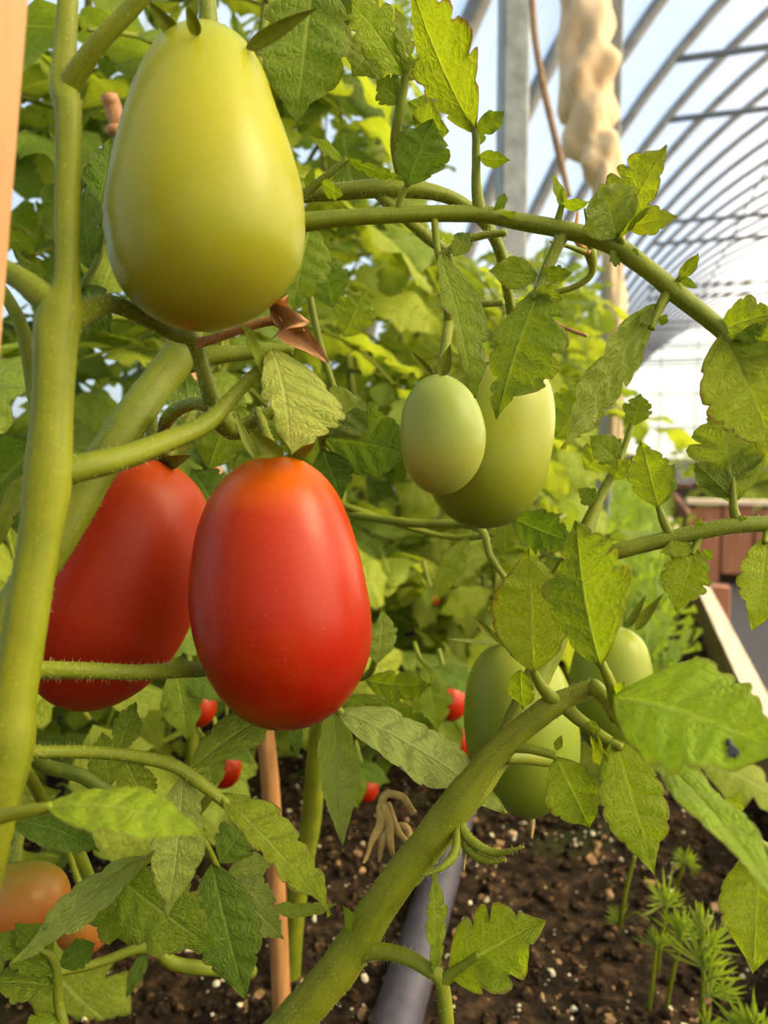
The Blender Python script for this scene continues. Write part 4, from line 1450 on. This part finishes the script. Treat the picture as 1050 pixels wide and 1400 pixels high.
# ------------------------------------------------------------------ near plant B: branch in front of the soil
Dp = empty('tomato_plant', on_z(520, 1240, SOIL_Z), 'tomato plant with pale stem rising beside the bamboo stake', 'plant', 'tomato plants growing in the bed')
Bp = empty('tomato_plant', on_z(330, 1560, SOIL_Z), 'near tomato plant with the thick green stem slanting over the black hose', 'plant', 'tomato plants growing in the bed')
q = P(330, 1560, .30)
px_stem('main_stem', [(455, 1335, .298, 27), (490, 1285, .296, 26), (535, 1215, .293, 24), (590, 1145, .290, 23.5), (628, 1095, .288, 24), (665, 1045, .286, 18), (710, 1000, .284, 17), (748, 970, .282, 17), (775, 955, .281, 14), (812, 938, .279, 11)][::-1]
        + [(420, 1375, .300, 27), (385, 1415, .303, 28), (330, 1480, .31, 32), (280, 1600, .33, 30)], 'stem_light', Bp, hair=2200, hlen=.0016, sides=18, seed=12)
px_stem('side_stem', [(560, 1200, .302, 15), (625, 1108, .298, 20), (660, 1070, .302, 16), (700, 1000, .312, 17), (735, 925, .322, 18), (765, 860, .328, 16), (785, 800, .332, 14), (795, 745, .336, 13), (818, 685, .34, 7), (845, 632, .342, 5), (864, 580, .344, 3.5)],
        'stem', Bp, hair=900, hlen=.0022, seed=13)
px_stem('truss_stem', [(690, 1035, .300, 9), (720, 1036, .31, 9), (760, 1040, .33, 9)], 'stem', Bp, hair=120, seed=14)
px_stem('truss_stem', [(792, 760, .336, 9), (770, 770, .345, 7), (742, 812, .372, 5)], 'stem', Bp, hair=80, seed=15)
px_stem('truss_stem', [(790, 760, .336, 8), (815, 775, .37, 6), (838, 800, .41, 5)], 'stem', Bp, hair=80, seed=16)
px_leaf(Bp, [(845, 632, .342, 4), (858, 600, .343, 4), (864, 580, .344, 3)],
        [((864, 582, .344), (876, 538, .34), 42, dict(n=4, mat='leaf', roll=20)), ((846, 632, .342), (806, 596, .335), 44, dict(n=4, mat='leaf', roll=15)), ((835, 655, .341), (862, 628, .335), 30, dict(n=3, mat='leaf')),
         ((818, 688, .34), (790, 668, .335), 28, dict(n=3, mat='leaf'))])
# right-hand branch
px_stem('branch', [(795, 770, .30, 8), (825, 759, .278, 11), (890, 742, .272, 11), (950, 729, .269, 11), (1000, 719, .267, 11), (1060, 716, .266, 11), (1120, 722, .265, 11)], 'stem', Bp, hair=500, hlen=.0013, seed=17)
px_leaf(Bp, [(918, 732, .270, 6), (908, 715, .270, 6), (900, 692, .270, 4)],
        [((901, 694, .270), (877, 603, .272), 62, dict(n=5, tooth=.3, roll=-8, bend=.2, mat='leaf_lime')), ((899, 690, .273), (921, 634, .278), 30, dict(n=4, roll=30, mat='leaf'))])
px_leaf(Bp, [(1008, 715, .267, 8), (1003, 695, .267, 6), (1002, 668, .267, 4), (1001, 640, .268, 2)],
        [((1003, 690, .267), (985, 548, .262), 105, dict(n=5, tooth=.5, lobe=.3, roll=6, bend=.25, under=True, mat='leaf')), ((1004, 655, .267), (1042, 600, .264), 44, dict(n=3, under=True, mat='leaf')),
         ((1001, 680, .267), (950, 632, .264), 44, dict(n=3, under=True, mat='leaf'))])
px_leaf(Bp, [(960, 728, .269, 6), (952, 745, .268, 5), (946, 758, .267, 4)],
        [((950, 748, .268), (924, 836, .262), 66, dict(n=5, tooth=.28, roll=5, bend=.3, mat='leaf_lime')), ((948, 748, .268), (902, 756, .266), 28, dict(n=3, roll=20, mat='leaf_lime')),
         ((952, 735, .269), (958, 706, .267), 14, dict(n=2, mat='leaf_lime', tooth=.05)), ((960, 752, .267), (975, 765, .265), 18, dict(n=2, mat='leaf_lime'))])
px_leaf(Bp, [(1052, 720, .266, 6), (1048, 732, .264, 5), (1046, 742, .262, 4)],
        [((1048, 735, .264), (1030, 862, .256), 70, dict(n=5, tooth=.2, roll=-20, mat='leaf_lime', bend=.4)), ((1020, 716, .266), (1010, 704, .264), 10, dict(n=2, tooth=.05))])
# upright yellowish leaf
px_leaf(Bp, [(765, 962, .281, 11), (748, 948, .279, 9), (735, 930, .277, 7), (728, 912, .275, 5)],
        [((729, 918, .275), (724, 748, .268), 112, dict(n=6, tooth=.14, roll=0, bend=.35, mat='leaf_rim', quilt=.07, fold=.12)),
         ((712, 900, .277), (668, 862, .272), 24, dict(n=3, roll=40, mat='leaf_rim')),
         ((712, 915, .282), (716, 968, .288), 40, dict(n=4, roll=20, mat='leaf_lime', bend=.5))])
# leaf folded upright in the middle right
px_leaf(Bp, [(812, 938, .279, 11), (832, 960, .262, 10), (842, 980, .245, 9), (836, 940, .240, 8), (822, 905, .238, 6)],
        [((822, 912, .238), (789, 712, .250), 150, dict(n=6, tooth=.25, roll=-38, bend=.4, mat='leaf', side=.35, fold=.45, quilt=.06)),
         ((840, 945, .24), (872, 958, .232), 46, dict(n=3, roll=30, mat='leaf_lime', bend=1.2))])
# large close leaf to the right, out of focus
px_leaf(Bp, [(836, 960, .262, 10), (850, 985, .225, 10), (868, 1000, .205, 9)],
        [((842, 955, .205), (1072, 1032, .172), 185, dict(n=6, tooth=.16, lobe=.1, roll=-30, bend=.7, mat='leaf_vivid', quilt=.085, fold=.08, wave=.07)),
         ((872, 985, .205), (975, 960, .20), 95, dict(n=4, tooth=.3, roll=-30, bend=.6, mat='leaf_lime')),
         ((858, 1002, .205), (1110, 1300, .148), 95, dict(n=6, tooth=.10, roll=-50, bend=.5, mat='leaf_vivid', twist=.2))])
# hanging leaves
px_leaf(Bp, [(770, 966, .281, 10), (800, 990, .276, 9), (825, 1008, .272, 8), (850, 1022, .268, 6)],
        [((838, 1008, .270), (893, 1192, .262), 92, dict(n=6, tooth=.12, roll=-10, bend=.3, mat='leaf_lime')), ((800, 990, .275), (822, 998, .27), 18, dict(n=2, roll=10)),
         ((812, 996, .274), (836, 1060, .270), 40, dict(n=3, roll=60, mat='leaf_rim'))])
px_leaf(Bp, [(690, 1022, .285, 8), (725, 1024, .280, 7), (762, 1034, .276, 6)],
        [((760, 1034, .276), (806, 1132, .270), 82, dict(n=5, tooth=.14, roll=-4, bend=.35, mat='leaf_lime')), ((760, 1026, .277), (768, 1005, .275), 12, dict(n=2, tooth=.05))])
# pale long leaf seen from below, and the hanging one beside it
px_leaf(Dp, [(455, 800, .48, 6), (430, 850, .40, 6), (438, 920, .33, 6), (455, 960, .318, 6), (470, 978, .315, 5)],
        [((462, 970, .315), (692, 1112, .305), 95, dict(n=8, tooth=.12, roll=-42, under=True, bend=-.55, mat='leaf_pale', quilt=.10, fold=.1)),
         ((455, 965, .316), (468, 1158, .310), 58, dict(n=6, tooth=.10, roll=12, under=True, bend=.2, mat='leaf_pale', fold=.3)),
         ((405, 975, .32), (408, 1036, .315), 24, dict(n=3, roll=30, mat='leaf_dark'))])
# lower branch with the lobed leaf
px_leaf(Bp, [(470, 1320, .298, 17), (500, 1302, .292, 12), (545, 1304, .286, 11), (585, 1325, .282, 10), (604, 1345, .280, 10), (612, 1410, .28, 10), (618, 1480, .285, 10)],
        [((614, 1334, .279), (745, 1258, .270), 112, dict(n=4, tooth=.36, lobe=.2, roll=-14, bend=.5, mat='leaf_lime', quilt=.05)),
         ((660, 1312, .274), (694, 1338, .268), 34, dict(n=3, tooth=.2, mat='leaf_lime', bend=.8)),
         ((595, 1336, .28), (590, 1172, .285), 42, dict(n=7, tooth=.4, roll=48, bend=.2, mat='leaf_lime'))], hair=200)
px_stem('branch', [(606, 1340, .280, 9), (628, 1325, .278, 8), (655, 1305, .274, 5)], 'stem', Bp, seed=18)
px_leaf(Bp, [(492, 1284, .296, 5), (484, 1272, .293, 4)], [((484, 1276, .293), (468, 1238, .288), 20, dict(n=3, tooth=.1, roll=30, mat='leaf'))])
# right-edge low branch
px_leaf(Bp, [(930, 1078, .33, 7), (970, 1105, .325, 8), (1010, 1138, .32, 8), (1060, 1170, .315, 9), (1130, 1240, .315, 9), (1190, 1420, .34, 9), (1200, 1640, .37, 9)],
        [((995, 1120, .32), (1012, 1082, .318), 26, dict(n=3, mat='leaf_lime', tooth=.3)), ((985, 1118, .32), (982, 1082, .318), 16, dict(n=2, mat='leaf_lime')),
         ((940, 1082, .33), (966, 1060, .32), 40, dict(n=3, mat='leaf', bend=1.0)), ((1040, 1160, .318), (1030, 1330, .30), 95, dict(n=6, tooth=.1, roll=5, mat='leaf_lime')),
         ((1035, 1165, .318), (1012, 1180, .312), 44, dict(n=3, mat='leaf', bend=1.2))])
# fruitless calyx on the slanting stem
e = empty('empty_calyx', P(632, 1128, .286), 'empty green calyx with curling sepals below the slanting stem', 'calyx')
rows = prows([(630, 1098, .288, 7), (628, 1120, .287, 7), (626, 1138, .285, 6)])
st = MB().add(*tube_vf(rows, 8, 5)).build('stalk', M['stem'], e, at=rows[0][:3])
for k, pts in enumerate([[(628, 1130, .285, 6), (640, 1160, .28, 7), (665, 1176, .276, 6), (692, 1176, .272, 2)], [(630, 1128, .285, 6), (645, 1150, .279, 7), (678, 1166, .274, 5), (716, 1158, .268, 1.5)],
                         [(626, 1132, .284, 6), (622, 1165, .278, 7), (605, 1185, .274, 5), (576, 1198, .272, 1.5)]]):
    rows = prows(pts)
    o = MB().add(*tube_vf(rows, 8, 6)).build('sepal', M['stem'], e, at=rows[0][:3])
    vv, ff = hairs_vf(rows, 90, .0016, 6, k)
    MB().add(vv, ff).build('hairs', M['hair'], o, at=rows[0][:3])['kind'] = 'stuff'
rows = prows([(632, 1140, .284, 2.5), (635, 1160, .282, 3), (634, 1190, .28, 1.5)])
MB().add(*tube_vf(rows, 6, 5, .2)).build('dry_tip', M['straw'], e, at=rows[0][:3])
# straw-coloured withered flower truss
e = empty('withered_flower', P(530, 1090, .315), 'straw-coloured withered flower left of the slanting stem', 'flower')
for k, pts in enumerate([[(566, 1112, .312, 5), (552, 1090, .313, 5), (530, 1086, .315, 5), (522, 1100, .314, 5)], [(524, 1098, .314, 6), (518, 1130, .31, 7), (505, 1160, .305, 4), (498, 1180, .3, 2)],
                         [(526, 1098, .314, 5), (526, 1140, .31, 6), (520, 1165, .306, 4), (518, 1178, .304, 2)], [(528, 1098, .316, 5), (540, 1130, .314, 6), (556, 1150, .312, 4), (566, 1166, .31, 2)],
                         [(525, 1100, .312, 5), (532, 1140, .309, 6), (538, 1170, .306, 3)], [(540, 1130, .318, 6), (556, 1135, .316, 7), (562, 1160, .316, 4)]]):
    rows = prows(pts)
    MB().add(*tube_vf(rows, 7, 5, .25, k)).build('stalk' if k == 0 else 'petal', M['straw'], e, at=rows[0][:3])

# ------------------------------------------------------------------ upper branch with its leaves
C = A
px_stem('branch', [(255, 300, .272, 13), (330, 318, .266, 13), (392, 307, .262, 13), (470, 298, .262, 11), (540, 294, .263, 10.5), (650, 292, .264, 11), (700, 301, .264, 11), (760, 312, .263, 11.5), (812, 325, .262, 12), (850, 342, .261, 13), (890, 372, .259, 12),
                   (930, 405, .257, 12.5), (985, 450, .254, 11), (1020, 485, .25, 9)], 'stem', C, hair=1100, hlen=.0009, seed=20, sides=14)
px_stem('truss_stem', [(300, 300, .285, 9), (394, 272, .290, 9), (450, 263, .292, 11), (520, 258, .294, 12), (575, 260, .297, 11), (620, 272, .300, 9), (660, 302, .304, 8), (684, 345, .31, 8), (694, 400, .325, 7), (702, 440, .34, 7)], 'stem', C, hair=700, hlen=.0028, seed=21)
px_stem('truss_stem', [(516, 262, .295, 9), (545, 290, .297, 8), (585, 325, .30, 8), (612, 350, .305, 7), (612, 400, .312, 7), (614, 440, .318, 7)], 'stem', C, hair=450, hlen=.0028, seed=22)
px_stem('truss_stem', [(602, 352, .302, 5), (630, 332, .299, 5), (660, 322, .297, 5), (692, 318, .295, 5)], 'stem', C, hair=160, hlen=.0022, seed=23)
px_stem('truss_stem', [(640, 416, .33, 4), (665, 416, .325, 4), (688, 414, .32, 4)], 'stem', C, hair=160, hlen=.002, seed=24)
px_stem('dry_stalk', [(745, 432, .33, 2.5), (772, 448, .325, 2.5), (802, 459, .32, 2.5)], 'brown_stalk', C, seed=25)
px_stem('dry_stalk', [(548, 182, .288, 4), (554, 198, .288, 5.5), (560, 214, .29, 4.5)], 'brown_stalk', C, seed=27)
# tall folded leaf going up
px_leaf(C, [(656, 290, .264, 10), (651, 250, .262, 7), (651, 210, .260, 6), (648, 170, .258, 5), (630, 100, .257, 4)],
        [((650, 182, .259), (560, -30, .248), 118, dict(n=7, tooth=.36, roll=-42, bend=.35, mat='leaf_rim', side=.3, fold=.25, quilt=.05)),
         ((651, 178, .259), (690, 152, .254), 30, dict(n=3, tooth=.1, roll=20, mat='leaf', bend=.8)),
         ((655, 214, .260), (698, 218, .255), 24, dict(n=3, tooth=.1, roll=20, mat='leaf', bend=.8)), ((652, 200, .261), (658, 178, .262), 18, dict(n=2, mat='leaf_lime')),
         ((676, 292, .263), (690, 262, .26), 20, dict(n=2, roll=40, mat='leaf', bend=.8)), ((684, 296, .263), (706, 290, .258), 16, dict(n=2, roll=40, mat='leaf'))])
# heart-shaped leaflet
px_leaf(C, [(545, 292, .263, 6), (548, 270, .261, 5), (562, 246, .259, 4)],
        [((556, 254, .259), (592, 164, .252), 78, dict(n=5, tooth=.14, roll=-12, bend=.5, mat='leaf_dark', under=False, side=.1))])
px_leaf(C, [(540, 190, .30, 6), (548, 230, .298, 8), (552, 262, .296, 8)],
        [((566, 160, .288), (614, 180, .28), 62, dict(n=5, tooth=.2, roll=30, bend=.8, mat='leaf')), ((600, 165, .285), (560, 140, .29), 40, dict(n=4, mat='leaf'))])
# sprout on the left
px_leaf(C, [(394, 284, .285, 6), (425, 258, .283, 6), (452, 236, .281, 5), (475, 218, .28, 4)],
        [((468, 222, .28), (422, 186, .275), 20, dict(n=3, roll=40, mat='leaf_lime', tooth=.1)), ((474, 216, .28), (560, 244, .282), 28, dict(n=5, roll=50, tooth=.5, mat='leaf')),
         ((420, 260, .283), (428, 228, .28), 14, dict(n=2, mat='leaf_lime')), ((440, 250, .28), (470, 266, .276), 30, dict(n=3, roll=40, mat='leaf_lime'))], hair=150)
# leaves hanging from the branch
px_leaf(C, [(772, 318, .263, 9), (758, 345, .262, 8), (742, 382, .26, 7), (730, 410, .258, 5)],
        [((738, 395, .259), (680, 574, .250), 120, dict(n=5, tooth=.42, roll=32, bend=.35, mat='leaf', side=-.35, fold=.2)),
         ((734, 378, .26), (668, 370, .258), 44, dict(n=3, tooth=.08, roll=10, mat='leaf', bend=.6)), ((740, 374, .26), (782, 372, .256), 26, dict(n=3, roll=20, mat='leaf', bend=.9)),
         ((733, 402, .258), (770, 408, .252), 34, dict(n=3, tooth=.2, roll=10, mat='leaf', bend=.8))], hair=150)
px_leaf(C, [(594, 300, .263, 5), (597, 335, .263, 5), (603, 365, .262, 4)],
        [((600, 345, .262), (648, 545, .256), 80, dict(n=7, tooth=.22, roll=-50, bend=.2, mat='leaf', side=-.3, fold=.25)),
         ((620, 350, .262), (640, 318, .27), 30, dict(n=3, mat='leaf', bend=.5))])
px_leaf(C, [(912, 402, .258, 8), (900, 425, .257, 6), (890, 450, .256, 5)],
        [((903, 415, .257), (768, 614, .247), 92, dict(n=7, tooth=.26, roll=-48, bend=.25, mat='leaf', under=True, fold=.25, side=.25)),
         ((902, 425, .256), (874, 440, .252), 22, dict(n=3, mat='leaf', under=True)), ((900, 435, .256), (914, 440, .254), 16, dict(n=2, mat='leaf'))])
# curled leaf above the branch at the right
px_leaf(C, [(852, 344, .261, 8), (850, 332, .259, 6), (845, 322, .257, 5)],
        [((846, 326, .257), (912, 198, .246), 78, dict(n=5, tooth=.32, roll=-25, bend=.4, mat='leaf_rim', fold=.3, side=-.3)),
         ((842, 322, .257), (818, 250, .240), 84, dict(n=5, tooth=.08, roll=20, mat='leaf_pale', bend=.6, quilt=.12)),
         ((860, 312, .254), (926, 296, .245), 40, dict(n=3, tooth=.3, roll=-20, mat='leaf_rim', bend=.7)), ((846, 350, .26), (832, 358, .257), 24, dict(n=2, mat='leaf_dark')),
         ((858, 345, .26), (874, 348, .257), 16, dict(n=2, mat='leaf_dark'))])
px_leaf(C, [(760, 312, .263, 6), (765, 294, .262, 5), (768, 280, .261, 4)],
        [((768, 284, .261), (755, 238, .258), 18, dict(n=3, roll=40, tooth=.1, mat='leaf_lime')), ((768, 280, .261), (806, 275, .256), 22, dict(n=3, roll=40, tooth=.1, mat='leaf_lime')),
         ((768, 280, .262), (770, 256, .258), 14, dict(n=2, roll=10, mat='leaf_lime'))])
px_leaf(C, [(918, 392, .258, 5), (926, 384, .256, 4), (930, 378, .255, 3)],
        [((928, 382, .256), (955, 345, .25), 22, dict(n=3, tooth=.1, roll=30, mat='leaf_rim')), ((928, 380, .256), (954, 394, .252), 12, dict(n=2, tooth=.05, mat='leaf'))])
# large leaf at the right edge
px_leaf(C, [(985, 452, .254, 8), (1010, 480, .25, 7), (1040, 520, .245, 5)],
        [((988, 455, .253), (1062, 630, .238), 128, dict(n=6, tooth=.22, roll=-14, bend=.5, mat='leaf_rim', quilt=.06)), ((985, 452, .254), (1060, 428, .243), 66, dict(n=4, tooth=.25, roll=-20, bend=.9, mat='leaf')),
         ((1000, 470, .252), (1100, 470, .24), 70, dict(n=4, tooth=.25, roll=10, bend=.6, mat='leaf'))])
# leaves at the top
px_leaf(C, [(230, -46, .199, 8), (310, -100, .23, 8), (400, -100, .262, 7), (430, -60, .268, 7), (428, -20, .266, 6), (424, 20, .264, 4)],
        [((430, -30, .266), (405, 172, .258), 130, dict(n=6, tooth=.15, roll=8, bend=.3, mat='leaf', fold=.15)), ((440, -40, .27), (470, 60, .275), 70, dict(n=4, roll=20, mat='leaf_dark'))])
px_leaf(C, [(548, 240, .297, 8), (540, 195, .29, 7), (548, 140, .284, 7), (556, 90, .28, 6), (540, 50, .277, 5)],
        [((553, 105, .281), (462, -15, .268), 74, dict(n=6, tooth=.3, roll=32, bend=.6, mat='leaf_lime')), ((510, 60, .285), (482, 104, .28), 70, dict(n=5, tooth=.15, mat='leaf_pale', bend=.5)),
         ((552, 110, .281), (572, 80, .278), 34, dict(n=3, mat='leaf')), ((548, 140, .284), (515, 110, .28), 44, dict(n=4, roll=10, mat='leaf')), ((556, 95, .28), (540, 10, .275), 34, dict(n=5, tooth=.4, roll=40, mat='leaf'))])
# yellowing bud and curved stalk
e = empty('flower_bud', P(800, 345, .29), 'shrivelled flower bud on a curved yellow stalk under the arching branch', 'flower')
rows = prows([(745, 402, .30, 4), (775, 396, .298, 4), (800, 384, .296, 4.5), (810, 370, .294, 5), (808, 350, .292, 8), (802, 335, .291, 9), (796, 318, .29, 6)])
MB().add(*tube_vf(rows, 8, 6)).build('stalk', M['stem_light'], e, at=rows[0][:3])
for k, pts in enumerate([[(804, 345, .29, 5), (788, 325, .286, 4), (790, 290, .285, 2)], [(806, 340, .289, 5), (804, 310, .286, 4), (800, 285, .285, 2)], [(800, 345, .288, 4), (770, 335, .284, 3), (752, 330, .283, 1.5)]]):
    rows = prows(pts)
    MB().add(*tube_vf(rows, 7, 5, .15, k)).build('sepal', M['dry' if k == 0 else 'stem'], e, at=rows[0][:3])

# ------------------------------------------------------------------ mid leaves right behind the fruit
px_stem('main_stem', [(470, 560, .44, 9), (455, 800, .48, 11), (436, 1000, .53, 13), (425, 1120, .56, 14), (405, 1230, .58, 14), (398, 1330, .60, 13), (396, 1400, .60, 12)], 'stem', Dp, hair=200, seed=26)
px_leaf(Dp, [(470, 640, .45, 6), (448, 622, .39, 6), (440, 600, .34, 6), (450, 590, .338, 5), (460, 590, .336, 4)],
        [((436, 598, .338), (560, 622, .335), 120, dict(n=5, tooth=.12, roll=35, mat='leaf_dark', under=True, bend=.4)), ((440, 590, .336), (500, 545, .332), 80, dict(n=4, tooth=.2, roll=-10, mat='leaf_pale', bend=.8)),
         ((440, 615, .345), (468, 682, .34), 60, dict(n=4, tooth=.25, mat='leaf_dark', bend=.4))])
px_leaf(Dp, [(462, 720, .46, 5), (380, 720, .43, 5), (300, 690, .40, 5), (285, 650, .38, 5), (275, 610, .375, 4)],
        [((282, 640, .375), (250, 500, .365), 80, dict(n=5, mat='leaf_dark', roll=15, under=True)), ((285, 640, .375), (330, 530, .37), 80, dict(n=5, mat='leaf', roll=-10)), ((300, 700, .38), (262, 640, .375), 70, dict(n=4, mat='leaf_dark'))])
px_leaf(Dp, [(464, 690, .455, 5), (620, 735, .45, 4), (740, 712, .41, 4), (770, 705, .39, 4), (740, 720, .38, 5), (690, 700, .37, 4)],
        [((700, 708, .36), (786, 742, .352), 66, dict(n=5, tooth=.3, roll=20, mat='leaf_dark', bend=.5)), ((690, 712, .38), (690, 760, .38), 40, dict(n=4, mat='leaf'))])
px_leaf(Dp, [(446, 900, .50, 6), (480, 925, .45, 5), (505, 920, .42, 5), (515, 890, .41, 5), (518, 860, .40, 4)],
        [((515, 905, .40), (522, 832, .39), 50, dict(n=4, mat='leaf_pale', roll=30)), ((500, 930, .40), (590, 935, .40), 60, dict(n=5, mat='leaf', roll=40)), ((470, 950, .36), (600, 1000, .40), 60, dict(n=5, mat='leaf', roll=30))])
px_leaf(Dp, [(462, 700, .46, 6), (560, 715, .44, 6), (650, 720, .42, 6), (670, 760, .41, 5), (690, 790, .40, 4)],
        [((640, 735, .40), (595, 825, .395), 36, dict(n=5, tooth=.1, roll=20, mat='leaf')), ((760, 600, .42), (815, 520, .41), 75, dict(n=5, mat='leaf', roll=10)), ((800, 640, .42), (850, 600, .40), 60, dict(n=5, mat='leaf', roll=20))])
px_leaf(Dp, [(470, 570, .44, 5), (440, 480, .43, 5), (415, 370, .425, 5), (405, 360, .41, 5), (420, 400, .40, 4)],
        [((425, 310, .40), (400, 430, .39), 85, dict(n=6, tooth=.3, mat='leaf', roll=15)), ((470, 460, .42), (500, 395, .41), 60, dict(n=5, mat='leaf')), ((455, 420, .42), (440, 340, .41), 60, dict(n=5, mat='leaf_dark'))])

# leaves hanging in front of the ripe fruit deep in the foliage
for k, (x, y, d, r) in enumerate(RED_SPOTS):
    g = np.random.default_rng(1300 + k)
    q = r * g.uniform(.9, 1.2)
    px_leaf(Dp, [(x - 1.8 * q, y - 3 * q, d - .02, 3), (x - 1.5 * q, y - 2.2 * q, d - .035, 3), (x - .9 * q, y - 1.6 * q, d - .045, 2)],
            [((x - 1.2 * q, y - 1.9 * q, d - .045), (x - .6 * q, y + 1.6 * q, d - .05), 2.2 * q, dict(n=4, mat='leaf', roll=g.uniform(-25, 15), nt=16, nu=4)),
             ((x - .9 * q, y - 1.7 * q, d - .04), (x + 1.9 * q, y - .3 * q, d - .045), 1.6 * q, dict(n=4, mat='leaf_dark', roll=g.uniform(-40, -10), nt=16, nu=4))])

# small dark fly sitting on the large close leaf
bpy.context.view_layer.update()
dg = bpy.context.evaluated_depsgraph_get()
ray = (P(1000, 1024, 1.0) - CAM).normalized()
hit, loc, nrm, _, hobj, _ = scene.ray_cast(dg, CAM, ray)
if hit and (loc - CAM).length < .3:
    if nrm.dot(ray) > 0:
        nrm = -nrm
    e = empty('fly', loc, 'tiny black fly sitting on the large close leaf at the right', 'insect')
    ax = (UP * -1 + RIGHT * .35)
    ax = (ax - nrm * ax.dot(nrm)).normalized()
    sd = ax.cross(nrm)
    u, w_ = np.meshgrid(np.linspace(0, 2 * np.pi, 12, endpoint=False), np.linspace(.03, np.pi - .03, 9))
    f2 = [(i * 12 + j, i * 12 + (j + 1) % 12, (i + 1) * 12 + (j + 1) % 12, (i + 1) * 12 + j) for i in range(8) for j in range(12)]
    M['fly'] = simple_mat('fly_black', [(.3, (.012, .012, .014)), (.7, (.04, .04, .045))], 900, .4, .2, .0002)
    def blob(nm, off, a, b, c):
        q = loc + ax * off + nrm * c
        v = (np.outer((np.sin(w_) * np.cos(u) * b).ravel(), sd) + np.outer((np.sin(w_) * np.sin(u) * c).ravel(), nrm) + np.outer((np.cos(w_) * a).ravel(), ax) + np.array(q))
        MB().add(v, f2).build(nm, M['fly'], e, at=q)
    blob('head', -.0019, .0005, .0006, .0005)
    blob('thorax', -.0009, .0009, .0008, .0007)
    blob('abdomen', .0008, .0014, .0008, .0006)
    for sg in (-1, 1):
        v, f, uv = place_leaflet(loc + nrm * .0012 + sd * sg * .0003 - ax * .0006, loc + nrm * .0013 + sd * sg * .0011 + ax * .0022, .0011, nrm, seed=3, n=2, tooth=0, nt=8, nu=2, bend=0, fold=0, quilt=0, wave=0)
        MB().add(v, f, uv).build('wing', M['fly'], e, at=loc)
